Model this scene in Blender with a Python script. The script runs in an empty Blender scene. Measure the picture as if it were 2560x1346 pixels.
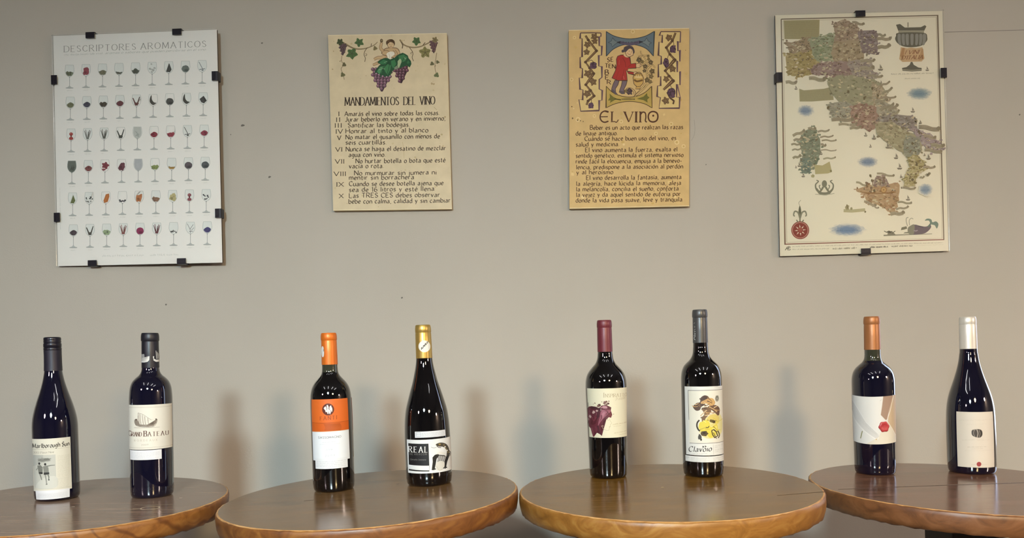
import bpy, bmesh, math, random
from mathutils import Vector, Matrix
from math import sin, cos, pi, radians, degrees, atan2, asin, sqrt

sc = bpy.context.scene
COL = sc.collection

# ------------------------------------------------------------------ camera, light, exposure
WALL_Y = 1.88
CAM_Z = 1.30
cam_d = bpy.data.cameras.new('camera'); cam = bpy.data.objects.new('camera', cam_d); COL.objects.link(cam)
cam_d.sensor_width = 36.0
cam_d.lens = 1800.0 * 36.0 / 2560.0
cam_d.shift_y = 206.9 / 2560.0
cam_d.shift_x = -5.6 / 2560.0
cam_d.clip_start = 0.02
cam.location = (0, 0, CAM_Z)
cam.rotation_euler = (Matrix.Rotation(radians(90), 4, 'X') @ Matrix.Rotation(radians(-1.55), 4, 'Z')).to_euler()
sc.camera = cam

sc.view_settings.view_transform = 'Standard'
sc.view_settings.look = 'None'
sc.view_settings.gamma = 1.0
sc.view_settings.use_curve_mapping = False
sc.view_settings.exposure = 0.0
sc.cycles.max_bounces = 8
sc.cycles.diffuse_bounces = 4
sc.cycles.use_denoising = True

world = bpy.data.worlds.new('room_air'); sc.world = world
world.use_nodes = True
world.node_tree.nodes['Background'].inputs[0].default_value = (0.80, 0.84, 0.92, 1)
world.node_tree.nodes['Background'].inputs[1].default_value = 0.10

# lamps of the room, all behind or above the camera: two round glowing pendants, two added fill globes and ceiling tubes
PENDANTS_AND_FILLS = [(-1.62, -0.60, 1.80, (1.0, 0.80, 0.84), 62.0), (-0.40, -0.72, 1.92, (0.71, 0.90, 0.97), 400.0), (0.68, -0.80, 1.90, (1.0, 0.72, 0.36), 232.0), (3.05, -0.55, 1.92, (1.0, 0.80, 0.68), 250.0)]  # first and last are added fills: pink tints the left wall, peach lifts the right
TUBES = [(-1.30, -0.40), (-0.42, -0.40), (0.46, -0.40), (1.30, -0.40)]
TUBE_STRENGTH = 16.0
TUBE_COLOR = (0.98, 0.98, 1.0)
WINDOW_STRENGTH = 5.0

def s2l(c):
    return c / 12.92 if c <= 0.04045 else ((c + 0.055) / 1.055) ** 2.4
def hx(h, a=1.0):
    h = h.lstrip('#')
    return tuple(s2l(int(h[i:i + 2], 16) / 255) for i in (0, 2, 4)) + (a,)

# ------------------------------------------------------------------ materials
def new_mat(name):
    m = bpy.data.materials.new(name); m.use_nodes = True
    return m, m.node_tree.nodes, m.node_tree.links, m.node_tree.nodes['Principled BSDF']
def plain(name, col, rough=0.5, metal=0.0, spec=0.5, bump=0.0, bscale=400.0, var=0.0):
    m, n, l, b = new_mat(name)
    b.inputs['Base Color'].default_value = hx(col)
    b.inputs['Roughness'].default_value = rough
    b.inputs['Metallic'].default_value = metal
    b.inputs['Specular IOR Level'].default_value = spec
    tc = n.new('ShaderNodeTexCoord'); t = n.new('ShaderNodeTexNoise')
    t.inputs['Scale'].default_value = bscale; t.inputs['Detail'].default_value = 4
    l.new(tc.outputs['Object'], t.inputs['Vector'])
    if bump:
        bp = n.new('ShaderNodeBump'); bp.inputs['Strength'].default_value = bump; bp.inputs['Distance'].default_value = 0.001
        l.new(t.outputs['Fac'], bp.inputs['Height']); l.new(bp.outputs['Normal'], b.inputs['Normal'])
    if var:
        mx = n.new('ShaderNodeMix'); mx.data_type = 'RGBA'
        c = hx(col)
        mx.inputs['A'].default_value = tuple(x * (1 - var) for x in c[:3]) + (1,)
        mx.inputs['B'].default_value = tuple(min(1, x * (1 + var)) for x in c[:3]) + (1,)
        l.new(t.outputs['Fac'], mx.inputs['Factor']); l.new(mx.outputs['Result'], b.inputs['Base Color'])
    return m
def emit(name, col, s):
    m = bpy.data.materials.new(name); m.use_nodes = True
    n = m.node_tree.nodes; n.clear()
    e = n.new('ShaderNodeEmission'); o = n.new('ShaderNodeOutputMaterial')
    e.inputs[0].default_value = tuple(col) + (1,); e.inputs[1].default_value = s
    m.node_tree.links.new(e.outputs[0], o.inputs[0])
    return m
def ink(name, rough, spec=0.35, grain=0.0, dim=1.0):
    m, n, l, b = new_mat(name)
    at = n.new('ShaderNodeAttribute'); at.attribute_name = 'ink'
    src = at.outputs['Color']
    if grain:
        tc = n.new('ShaderNodeTexCoord'); t = n.new('ShaderNodeTexNoise'); t.inputs['Scale'].default_value = 28; t.inputs['Detail'].default_value = 6
        l.new(tc.outputs['Object'], t.inputs['Vector'])
        r = n.new('ShaderNodeMapRange'); r.inputs['From Min'].default_value = .3; r.inputs['From Max'].default_value = .7
        r.inputs['To Min'].default_value = 1 - grain; r.inputs['To Max'].default_value = 1.04
        l.new(t.outputs['Fac'], r.inputs['Value'])
        mx = n.new('ShaderNodeMix'); mx.data_type = 'RGBA'; mx.blend_type = 'MULTIPLY'; mx.inputs['Factor'].default_value = 1
        l.new(src, mx.inputs['A']); l.new(r.outputs['Result'], mx.inputs['B']); src = mx.outputs['Result']
    if dim != 1.0:      # scales every ink colour down evenly
        vm = n.new('ShaderNodeVectorMath'); vm.operation = 'SCALE'; vm.inputs['Scale'].default_value = dim
        l.new(src, vm.inputs[0]); src = vm.outputs['Vector']
    l.new(src, b.inputs['Base Color'])
    b.inputs['Roughness'].default_value = rough
    b.inputs['Specular IOR Level'].default_value = spec
    return m
INK_PAPER = ink('printed_paper', 0.6)
INK_LABEL = ink('printed_label', 0.5, dim=.8)
INK_PARCH = ink('printed_parchment', 0.5, 0.3, 0.10)

def wall_mat():
    m, n, l, b = new_mat('painted_wall')
    tc = n.new('ShaderNodeTexCoord')
    t1 = n.new('ShaderNodeTexNoise'); t1.inputs['Scale'].default_value = 1.3; t1.inputs['Detail'].default_value = 3
    t2 = n.new('ShaderNodeTexNoise'); t2.inputs['Scale'].default_value = 260; t2.inputs['Detail'].default_value = 3
    for t in (t1, t2): l.new(tc.outputs['Object'], t.inputs['Vector'])
    r = n.new('ShaderNodeValToRGB')
    r.color_ramp.elements[0].position = .3; r.color_ramp.elements[0].color = hx('#b2aca1')
    r.color_ramp.elements[1].position = .7; r.color_ramp.elements[1].color = hx('#b9b3a8')
    l.new(t1.outputs['Fac'], r.inputs['Fac']); l.new(r.outputs['Color'], b.inputs['Base Color'])
    bp = n.new('ShaderNodeBump'); bp.inputs['Strength'].default_value = .25; bp.inputs['Distance'].default_value = .0008
    l.new(t2.outputs['Fac'], bp.inputs['Height']); l.new(bp.outputs['Normal'], b.inputs['Normal'])
    b.inputs['Roughness'].default_value = .75; b.inputs['Specular IOR Level'].default_value = .25
    return m
WALL = wall_mat()
PALE = plain('grey_brown_plaster', '#6f675e', .8, var=.03, bscale=2)
CEIL = plain('grey_ceiling_paint', '#9a968f', .85, var=.03, bscale=2)
FLOOR = plain('brown_floor_tile', '#5d5047', .35, var=.12, bscale=6)

def wood(name, c1, c2, c3, rough, scale=(3, 40, 40), distort=2.0, rings=False, bump=.15, spec=.5):
    m, n, l, b = new_mat(name)
    b.inputs['Specular IOR Level'].default_value = spec
    tc = n.new('ShaderNodeTexCoord'); mp = n.new('ShaderNodeMapping')
    mp.inputs['Scale'].default_value = scale
    l.new(tc.outputs['Object'], mp.inputs['Vector'])
    t = n.new('ShaderNodeTexNoise'); t.inputs['Scale'].default_value = 1.0; t.inputs['Detail'].default_value = 7; t.inputs['Roughness'].default_value = .6; t.inputs['Distortion'].default_value = distort
    l.new(mp.outputs['Vector'], t.inputs['Vector'])
    fac = t.outputs['Fac']
    r = n.new('ShaderNodeValToRGB'); r.color_ramp.elements[0].position = .25; r.color_ramp.elements[0].color = hx(c1)
    r.color_ramp.elements[1].position = .75; r.color_ramp.elements[1].color = hx(c3)
    e = r.color_ramp.elements.new(.5); e.color = hx(c2)
    l.new(fac, r.inputs['Fac']); csrc = r.outputs['Color']
    if rings:      # dark year-ring lines round a burl
        wv = n.new('ShaderNodeTexWave'); wv.wave_type = 'RINGS'; wv.rings_direction = 'SPHERICAL'; wv.inputs['Scale'].default_value = 15.0
        wv.inputs['Distortion'].default_value = 7.0; wv.inputs['Detail'].default_value = 3.0; wv.inputs['Detail Scale'].default_value = 1.0
        m2 = n.new('ShaderNodeMapping'); m2.inputs['Location'].default_value = (-.249, .022, .014); m2.inputs['Scale'].default_value = (1.0, .7, .8); m2.inputs['Rotation'].default_value = (0, .5, 0)
        l.new(tc.outputs['Object'], m2.inputs['Vector']); l.new(m2.outputs['Vector'], wv.inputs['Vector'])
        mr = n.new('ShaderNodeMapRange'); mr.inputs['From Min'].default_value = .80; mr.inputs['From Max'].default_value = 1.0; mr.inputs['To Max'].default_value = .65
        l.new(wv.outputs['Fac'], mr.inputs['Value'])
        mx = n.new('ShaderNodeMix'); mx.data_type = 'RGBA'; mx.inputs['B'].default_value = hx('#4a230c')
        l.new(mr.outputs['Result'], mx.inputs['Factor']); l.new(csrc, mx.inputs['A']); csrc = mx.outputs['Result']
    l.new(csrc, b.inputs['Base Color'])
    rr = n.new('ShaderNodeMapRange'); rr.inputs['To Min'].default_value = rough - .06; rr.inputs['To Max'].default_value = rough + .08
    l.new(t.outputs['Fac'], rr.inputs['Value']); l.new(rr.outputs['Result'], b.inputs['Roughness'])
    bp = n.new('ShaderNodeBump'); bp.inputs['Strength'].default_value = bump; bp.inputs['Distance'].default_value = .001
    l.new(t.outputs['Fac'], bp.inputs['Height']); l.new(bp.outputs['Normal'], b.inputs['Normal'])
    return m

def bottle_glass(name, col, rough=.035):
    m, n, l, b = new_mat(name)
    b.inputs['Base Color'].default_value = hx(col)
    b.inputs['Roughness'].default_value = rough
    b.inputs['IOR'].default_value = 1.5
    b.inputs['Coat Weight'].default_value = .8; b.inputs['Coat Roughness'].default_value = .02
    return m
def clear_glass():
    m = bpy.data.materials.new('clear_picture_glass'); m.use_nodes = True
    n = m.node_tree.nodes; l = m.node_tree.links; n.clear()
    o = n.new('ShaderNodeOutputMaterial'); mix = n.new('ShaderNodeMixShader'); tr = n.new('ShaderNodeBsdfTransparent'); gl = n.new('ShaderNodeBsdfGlossy')
    f = n.new('ShaderNodeFresnel'); f.inputs['IOR'].default_value = 1.45
    tr.inputs[0].default_value = (.995, .998, .995, 1); gl.inputs['Roughness'].default_value = .12
    l.new(f.outputs[0], mix.inputs[0]); l.new(tr.outputs[0], mix.inputs[1]); l.new(gl.outputs[0], mix.inputs[2]); l.new(mix.outputs[0], o.inputs[0])
    return m
PANE = clear_glass()

# ------------------------------------------------------------------ object helpers
def link(name, me, mats, parent=None):
    o = bpy.data.objects.new(name, me); COL.objects.link(o)
    for m in (mats if isinstance(mats, (list, tuple)) else [mats]): me.materials.append(m)
    if parent: o.parent = parent
    return o
def obj(name, bm, mats, parent=None, smooth=False, auto=None):
    me = bpy.data.meshes.new(name)
    bm.normal_update()
    if smooth:
        for f in bm.faces: f.smooth = True
        if auto:
            for e in bm.edges:
                if len(e.link_faces) == 2 and e.calc_face_angle(0) > auto: e.smooth = False
    bm.to_mesh(me); bm.free()
    return link(name, me, mats, parent)
def thing(name, label, cat, loc=(0, 0, 0), group=None):
    o = bpy.data.objects.new(name, None); COL.objects.link(o); o.empty_display_size = .05
    o.location = loc; o['label'] = label; o['category'] = cat
    if group: o['group'] = group
    return o
def struct(o):
    o['kind'] = 'structure'; return o
def box_bm(x0, x1, y0, y1, z0, z1, bevel=0, seg=2, bm=None):
    own = bm is None
    bm = bm or bmesh.new()
    vs = [bm.verts.new((x, y, z)) for x in (x0, x1) for y in (y0, y1) for z in (z0, z1)]
    fs = [(0, 1, 3, 2), (4, 6, 7, 5), (0, 4, 5, 1), (2, 3, 7, 6), (0, 2, 6, 4), (1, 5, 7, 3)]
    for f in fs: bm.faces.new([vs[i] for i in f])
    if own and bevel: bmesh.ops.bevel(bm, geom=bm.edges[:], offset=bevel, segments=seg, affect='EDGES', profile=.5)
    return bm
def lathe(profile, seg=72, bm=None, cap0=True, cap1=True, mat=None):
    """profile: list of (r, z) or (r, z, material index for the band above)"""
    bm = bm or bmesh.new()
    rings = []
    for p in profile:
        rings.append([bm.verts.new((p[0] * cos(2 * pi * k / seg), p[0] * sin(2 * pi * k / seg), p[1])) for k in range(seg)])
    for i in range(len(rings) - 1):
        for k in range(seg):
            f = bm.faces.new((rings[i][k], rings[i][(k + 1) % seg], rings[i + 1][(k + 1) % seg], rings[i + 1][k]))
            if len(profile[i]) > 2: f.material_index = profile[i][2]
    if cap0: bm.faces.new(rings[0][::-1])
    if cap1: bm.faces.new(rings[-1])
    return bm
def spline(pts, n=6):
    """smooth curve through the points"""
    if len(pts) < 3: return list(pts)
    out = []
    P = [pts[0]] + list(pts) + [pts[-1]]
    if pts[0] == pts[-1]: P[0] = pts[-2]; P[-1] = pts[1]
    for i in range(1, len(P) - 2):
        a, b, c, d = P[i - 1], P[i], P[i + 1], P[i + 2]
        for k in range(n):
            t = k / n
            out.append(tuple(.5 * (2 * b[j] + (c[j] - a[j]) * t + (2 * a[j] - 5 * b[j] + 4 * c[j] - d[j]) * t * t + (3 * b[j] - a[j] - 3 * c[j] + d[j]) * t ** 3) for j in range(len(b))))
    out.append(tuple(pts[-1]))
    return out

# ------------------------------------------------------------------ lettering: strokes of a broad pen (capital height 1, baseline 0)
GL = {
'A': (.7, "0,0 .35,1|.35,1 .7,0|.12,.35 .58,.35"), 'B': (.55, "0,0 0,1|~0,1 .34,1 .48,.78 .34,.54 0,.53|~0,.53 .4,.53 .55,.27 .4,.01 0,0"),
'C': (.62, "~.6,.8 .4,1 .12,.86 0,.5 .12,.14 .4,0 .62,.2"), 'D': (.66, "0,0 0,1|~0,1 .36,.98 .64,.75 .64,.25 .36,.02 0,0"),
'E': (.5, "0,0 0,1|0,1 .48,1|0,.53 .38,.53|0,0 .5,0"), 'F': (.48, "0,0 0,1|0,1 .48,1|0,.53 .38,.53"),
'G': (.68, "~.62,.82 .4,1 .12,.86 0,.5 .12,.14 .4,0 .64,.12|.64,.08 .64,.45"), 'H': (.64, "0,0 0,1|.64,0 .64,1|0,.53 .64,.53"),
'I': (.08, ".04,0 .04,1"), 'J': (.36, "~.32,1 .32,.3 .2,.0 0,.08"), 'K': (.6, "0,0 0,1|.56,1 0,.42|.18,.58 .6,0"),
'L': (.48, "0,0 0,1|0,0 .48,0"), 'M': (.8, "0,0 .06,1|.06,1 .4,.1|.4,.1 .74,1|.74,1 .8,0"), 'N': (.64, "0,0 0,1|0,1 .64,0|.64,0 .64,1"),
'O': (.72, "~.36,1 .1,.86 0,.5 .1,.14 .36,0 .62,.14 .72,.5 .62,.86 .36,1"), 'P': (.54, "0,0 0,1|~0,1 .38,1 .53,.75 .38,.48 0,.47"),
'Q': (.72, "~.36,1 .1,.86 0,.5 .1,.14 .36,0 .62,.14 .72,.5 .62,.86 .36,1|.4,.2 .72,-.1"), 'R': (.6, "0,0 0,1|~0,1 .38,1 .52,.76 .38,.52 0,.5|.24,.5 .6,0"),
'S': (.48, "~.44,.84 .26,1 .06,.88 .08,.64 .38,.42 .47,.18 .26,0 .02,.16"), 'T': (.6, "0,1 .6,1|.3,0 .3,1"),
'U': (.62, "~0,1 0,.3 .12,.05 .31,0 .5,.05 .62,.3 .62,1"), 'V': (.66, "0,1 .33,0|.33,0 .66,1"), 'W': (.9, "0,1 .24,0|.24,0 .45,.9|.45,.9 .66,0|.66,0 .9,1"),
'X': (.6, "0,1 .6,0|0,0 .6,1"), 'Y': (.6, "0,1 .3,.48|.6,1 .3,.48|.3,.48 .3,0"), 'Z': (.54, "0,1 .54,1|.54,1 0,0|0,0 .54,0"),
'a': (.42, "~.05,.54 .22,.62 .36,.5 .36,.15 .42,0|~.36,.36 .14,.33 .02,.16 .14,.01 .36,.15"), 'b': (.42, "0,1 0,0|~0,.45 .22,.62 .41,.45 .41,.15 .22,0 0,.14"),
'c': (.36, "~.35,.5 .2,.62 .03,.47 0,.28 .08,.06 .22,0 .36,.1"), 'd': (.42, "~.4,.46 .2,.62 .01,.46 .01,.15 .2,0 .4,.15|.4,1 .4,0"),
'e': (.38, "~.02,.32 .37,.36 .32,.55 .2,.62 .04,.48 0,.26 .12,.02 .24,0 .38,.12"), 'f': (.3, "~.34,.94 .22,1 .13,.86 .12,.4 .1,-.2|0,.6 .3,.6"),
'g': (.42, "~.38,.5 .2,.62 .02,.5 .02,.28 .18,.14 .38,.3|~.4,.62 .38,0 .26,-.28 .04,-.22"), 'h': (.42, "0,1 0,0|~0,.42 .2,.62 .38,.5 .41,.3 .41,0"),
'i': (.08, ".04,.62 .04,0|.04,.84 .04,.88"), 'j': (.16, "~.12,.62 .12,-.1 .02,-.28|.12,.84 .12,.88"), 'k': (.4, "0,1 0,0|.36,.6 0,.25|.12,.34 .4,0"),
'l': (.08, ".04,1 .04,0"), 'm': (.66, "0,.62 0,0|~0,.45 .16,.62 .3,.52 .33,.3 .33,0|~.33,.45 .49,.62 .62,.52 .66,.3 .66,0"),
'n': (.4, "0,.62 0,0|~0,.42 .18,.62 .36,.52 .4,.3 .4,0"), 'o': (.42, "~.21,.62 .04,.5 0,.3 .05,.08 .21,0 .37,.08 .42,.3 .38,.5 .21,.62"),
'p': (.42, "0,.62 0,-.3|~0,.46 .22,.62 .41,.46 .41,.15 .22,0 0,.14"), 'q': (.42, "~.4,.46 .2,.62 .01,.46 .01,.15 .2,0 .4,.15|.4,.62 .4,-.3"),
'r': (.28, "0,.62 0,0|~0,.4 .12,.58 .28,.56"), 's': (.32, "~.3,.52 .18,.62 .04,.54 .06,.4 .26,.25 .31,.1 .16,0 .01,.08"),
't': (.28, "~.12,.84 .12,.2 .18,.0 .28,.05|0,.6 .28,.6"), 'u': (.4, "~0,.62 0,.18 .12,0 .3,.06 .4,.24|.4,.62 .4,0"), 'v': (.4, "0,.62 .2,0|.2,0 .4,.62"),
'w': (.6, "0,.62 .16,0|.16,0 .3,.55|.3,.55 .44,0|.44,0 .6,.62"), 'x': (.38, "0,.62 .38,0|0,0 .38,.62"), 'y': (.4, "0,.62 .2,.02|.4,.62 .08,-.3"), 'z': (.36, "0,.6 .36,.6|.36,.6 0,0|0,0 .36,0"),
'0': (.5, "~.25,1 .06,.84 0,.5 .06,.16 .25,0 .44,.16 .5,.5 .44,.84 .25,1"), '1': (.2, "0,.82 .14,1|.14,1 .14,0"), '2': (.46, "~.02,.8 .2,1 .42,.84 .34,.5 0,.02|0,.02 .46,.02"),
'3': (.44, "~.02,.88 .22,1 .4,.8 .2,.54|~.2,.54 .44,.36 .36,.06 .18,0 .0,.12"), '6': (.46, "~.4,.92 .2,.95 .02,.5 .06,.1 .24,0 .44,.16 .42,.42 .22,.54 .04,.4"),
'8': (.46, "~.23,.54 .04,.76 .23,1 .42,.76 .23,.54 0,.26 .23,0 .46,.26 .23,.54"), '9': (.46, "~.42,.6 .24,.46 .04,.62 .08,.92 .26,1 .44,.84 .42,.4 .1,.02"),
',': (.1, ".06,.06 .02,-.14"), '.': (.08, ".04,.0 .04,.06"), '-': (.28, "0,.32 .28,.32"), "'": (.08, ".04,1 .04,.8"), '&': (.6, "~.56,.05 .1,.75 .24,1 .38,.8 .04,.3 .2,0 .56,.4"),
}
ACC = {'á': 'a', 'é': 'e', 'í': 'i', 'ó': 'o', 'ú': 'u', 'ñ': 'n'}

class Art:
    """A flat drawing: polygons with an ink colour, each new one a hair above the last."""
    STEP = 1.4e-5
    def __init__(self, seed=1):
        self.faces = []; self.k = 0; self.ox = self.oy = 0.0; self.s = 1.0; self.rnd = random.Random(seed)
    def tf(self, ox=0.0, oy=0.0, s=1.0):
        self.ox, self.oy, self.s = ox, oy, s
    def P(self, p):
        return (self.ox + p[0] / self.s, self.oy + p[1] / self.s)
    def up(self, k):
        if k is None: self.k += 1; return self.k
        return k
    def col(self, c):
        return hx(c) if isinstance(c, str) else c
    def poly(self, pts, c, k=None, smooth=False):
        k = self.up(k)
        if smooth: pts = spline(list(pts) + [pts[0]], 4)[:-1]
        self.faces.append(([self.P(p) for p in pts], self.col(c), k)); return k
    def ell(self, x, y, rx, ry, c, k=None, n=18, rot=0.0, rough=0.0):
        pts = []
        for i in range(n):
            a = 2 * pi * i / n; q = 1 + (self.rnd.uniform(-rough, rough) if rough else 0)
            u, v = rx * cos(a) * q, ry * sin(a) * q
            pts.append((x + u * cos(rot) - v * sin(rot), y + u * sin(rot) + v * cos(rot)))
        return self.poly(pts, c, k)
    def line(self, pts, w, c, k=None, smooth=False, w2=None, closed=False):
        k = self.up(k); c = self.col(c)
        if closed: pts = list(pts) + [pts[0]]
        if smooth: pts = spline(pts, 5)
        n = len(pts)
        if n < 2: return k
        L, R = [], []
        for i in range(n):
            a = pts[max(0, i - 1)]; b = pts[min(n - 1, i + 1)]
            dx, dy = b[0] - a[0], b[1] - a[1]; d = sqrt(dx * dx + dy * dy) or 1
            ww = (w if w2 is None else w + (w2 - w) * i / (n - 1)) / 2
            if 0 < i < n - 1:      # mitre
                e = (pts[i][0] - a[0], pts[i][1] - a[1]); de = sqrt(e[0] ** 2 + e[1] ** 2) or 1
                cs = abs((dx * e[0] + dy * e[1]) / (d * de)); ww = ww / max(.5, cs)
            L.append((pts[i][0] - dy / d * ww, pts[i][1] + dx / d * ww)); R.append((pts[i][0] + dy / d * ww, pts[i][1] - dx / d * ww))
        for i in range(n - 1):
            self.faces.append(([self.P(p) for p in (L[i], L[i + 1], R[i + 1], R[i])], c, k))
        return k
    def rect(self, x0, y0, x1, y1, c, k=None):
        return self.poly([(x0, y0), (x1, y0), (x1, y1), (x0, y1)], c, k)
    def text(self, s, x0, y0, x1, y1, cap, c, w=.13, t=.05, ang=30, serif=False, slant=0.0, k=None, gap=.17, space=.34, rough=0.0):
        k = self.up(k); c = self.col(c); pen = radians(ang)
        def adv(ch):
            if ch == ' ': return space
            ch = ACC.get(ch, ch); return GL.get(ch, (.4, ''))[0] + gap
        tot = sum(adv(ch) for ch in s) - gap
        dx, dy = (x1 - x0) / tot, (y1 - y0) / tot
        pos = 0.0; ns = 0
        for ch in s:
            if ch != ' ':
                b = ACC.get(ch, ch); st = GL.get(b, (.4, ''))[1]
                jit = self.rnd.uniform(-rough, rough) if rough else 0
                strokes = [q for q in st.split('|') if q]
                if b != ch:
                    mid = GL[b][0] / 2
                    strokes.append("%g,.74 %g,.92" % (mid, mid + .14) if ch != 'ñ' else "~0,.74 .12,.82 .28,.74 .4,.82")
                for q in strokes:
                    sm = q[0] == '~'; ns += 1; sub = (ns % 6) * .15
                    pts = [tuple(float(v) for v in a.split(',')) for a in q.lstrip('~').split()]
                    ends = [pts[0], pts[-1]]; raw = pts
                    if sm: pts = spline(pts, 4)
                    def put(x, y):
                        X = pos + x + slant * y
                        return (x0 + dx * X, y0 + dy * X - (y + jit) * cap)
                    n = len(pts); A, B = [], []
                    hs = cap / abs(dx) if dx else 1
                    for i in range(n):
                        a = pts[max(0, i - 1)]; bb = pts[min(n - 1, i + 1)]
                        tx, ty = (bb[0] - a[0]) / hs, bb[1] - a[1]; d = sqrt(tx * tx + ty * ty) or 1
                        nx, ny = -ty / d, tx / d
                        e = .5 * sqrt((w * (nx * cos(pen) + ny * sin(pen))) ** 2 + (t * (-nx * sin(pen) + ny * cos(pen))) ** 2)
                        A.append(put(pts[i][0] + nx * e * hs, pts[i][1] + ny * e)); B.append(put(pts[i][0] - nx * e * hs, pts[i][1] - ny * e))
                    for i in range(n - 1):
                        self.faces.append(([self.P(p) for p in (A[i], A[i + 1], B[i + 1], B[i])], c, k, sub))
                    if serif and not sm and len(raw) == 2:
                        a, bb = raw
                        if abs(bb[1] - a[1]) > .45 * abs(bb[0] - a[0]) and abs(bb[1] - a[1]) > .3:
                            for q2 in ends:
                                if any(abs(q2[1] - v) < .02 for v in (0, 1, .62)):
                                    sw = (w * .62 + .04) * hs
                                    self.faces.append(([self.P(put(q2[0] + u, q2[1] + v)) for u, v in ((-sw, -t * .5), (sw, -t * .5), (sw, t * .5), (-sw, t * .5))], c, k, sub + .07))
            pos += adv(ch)
        return k
    def scribble(self, x0, y0, x1, y1, h, c, dens=1.0, w=.12):
        """a line of print too small to read"""
        k = self.up(None); c = self.col(c); L = sqrt((x1 - x0) ** 2 + (y1 - y0) ** 2); x = 0.0
        ux, uy = (x1 - x0) / L, (y1 - y0) / L
        while x < L:
            word = min(self.rnd.uniform(2, 6) * h * .7, L - x); e = x + word
            while x < e:
                a = self.rnd.choice((.5, .6, .6, .6, .9)); b = self.rnd.uniform(.25, .5) * h
                p = (x0 + ux * x, y0 + uy * x)
                self.line([(p[0], p[1]), (p[0], p[1] - h * a)], h * w, c, k)
                if self.rnd.random() < .75:
                    yy = self.rnd.choice((0, .3, .55)) * h
                    self.line([(p[0], p[1] - yy), (p[0] + b * .8, p[1] - yy + uy * b)], h * w, c, k)
                x += b / dens
            x += h * .5
    def blob(self, x, y, r, c, k=None, n=11, rough=.3, ry=None, rot=0.0):
        return self.ell(x, y, r, ry or r, c, k, n, rot, rough)
    def leaf(self, x, y, r, c, vein=None, rot=0.0, lobes=5):
        pts = []
        for i in range(lobes * 4):
            a = 2 * pi * i / (lobes * 4); q = (1.0, .80, .62, .82)[i % 4]
            q *= self.rnd.uniform(.88, 1.1)
            pts.append((x + r * q * cos(a + rot), y + r * q * sin(a + rot)))
        k = self.poly(pts, c)
        if vein:
            kk = self.up(None)
            for i in range(lobes):
                a = 2 * pi * i / lobes + rot
                self.line([(x, y), (x + r * .8 * cos(a), y + r * .8 * sin(a))], r * .09, vein, kk)
        return k
    def jitter(self, c, v=.12):
        c = self.col(c); q = 1 + self.rnd.uniform(-v, v)
        return tuple(max(0, min(1, c[i] * q * (1 + self.rnd.uniform(-v, v) * .3))) for i in range(3)) + (1,)
    def inside(self, p, poly):
        r = False; j = len(poly) - 1
        for i in range(len(poly)):
            a, b = poly[i], poly[j]
            if (a[1] > p[1]) != (b[1] > p[1]) and p[0] < (b[0] - a[0]) * (p[1] - a[1]) / (b[1] - a[1]) + a[0]: r = not r
            j = i
        return r
    def scatter(self, poly, n, cols, rmin, rmax, flat=.6):
        xs = [p[0] for p in poly]; ys = [p[1] for p in poly]; done = 0; t = 0
        while done < n and t < n * 20:
            t += 1
            p = (self.rnd.uniform(min(xs), max(xs)), self.rnd.uniform(min(ys), max(ys)))
            if self.inside(p, poly):
                r = self.rnd.uniform(rmin, rmax)
                self.blob(p[0], p[1], r, self.jitter(self.rnd.choice(cols)), n=8, rough=.35, ry=r * self.rnd.uniform(flat * .5, flat), rot=self.rnd.uniform(-.5, .5)); done += 1

    # ---- to mesh
    def stack(self):
        """lowest free layer for every face: only what overlaps is lifted above what it covers"""
        ax = [p[0] for f in self.faces for p in f[0]]; ay = [p[1] for f in self.faces for p in f[0]]
        mx, my = min(ax), min(ay); cx = (max(ax) - mx) / 260 or 1; cy = (max(ay) - my) / 260 or 1
        grid = {}; out = []
        for F in self.faces:
            pts, c, k = F[:3]
            x0 = int((min(p[0] for p in pts) - mx) / cx); x1 = int((max(p[0] for p in pts) - mx) / cx)
            y0 = int((min(p[1] for p in pts) - my) / cy); y1 = int((max(p[1] for p in pts) - my) / cy)
            cells = [(i, j) for i in range(x0, x1 + 1) for j in range(y0, y1 + 1)]; top = -1
            for q in cells:
                g = grid.get(q)
                if g: top = max(top, g[2] if g[1] == k else g[0])
            L = top + 1
            for q in cells:
                g = grid.get(q)
                if g is None: grid[q] = (L, k, -1)
                elif g[1] == k: grid[q] = (max(g[0], L), k, g[2])
                else: grid[q] = (max(g[0], L), k, g[0])
            out.append((pts, c, L + (F[3] if len(F) > 3 else 0)))
        return out
    def bmesh(self, put, cuts=None, rows=()):
        bm = bmesh.new(); lay = bm.loops.layers.float_color.new('ink')
        for pts, c, k in self.stack():
            area = sum(pts[i][0] * pts[(i + 1) % len(pts)][1] - pts[(i + 1) % len(pts)][0] * pts[i][1] for i in range(len(pts)))
            if abs(area) < 1e-9: continue
            if area > 0: pts = pts[::-1]
            vs = [bm.verts.new((p[0], -p[1], k * self.STEP * 1000)) for p in pts]
            f = bm.faces.new(vs)
            for lp in f.loops: lp[lay] = c
        if cuts:
            big = [f for f in bm.faces if len(f.verts) > 4]
            if big: bmesh.ops.triangulate(bm, faces=big)
            for i, x in [(0, x) for x in cuts] + [(1, -y) for y in rows]:
                fs = [f for f in bm.faces if min(v.co[i] for v in f.verts) < x - 1e-6 and max(v.co[i] for v in f.verts) > x + 1e-6]
                if not fs: continue
                g = list({e for f in fs for e in f.edges} | {v for f in fs for v in f.verts}) + fs
                bmesh.ops.bisect_plane(bm, geom=g, dist=1e-7, plane_co=(0 if i else x, x if i else 0, 0), plane_no=(0 if i else 1, i, 0))
        for v in bm.verts: v.co = put(v.co.x, -v.co.y, v.co.z / 1000)
        return bm

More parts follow.
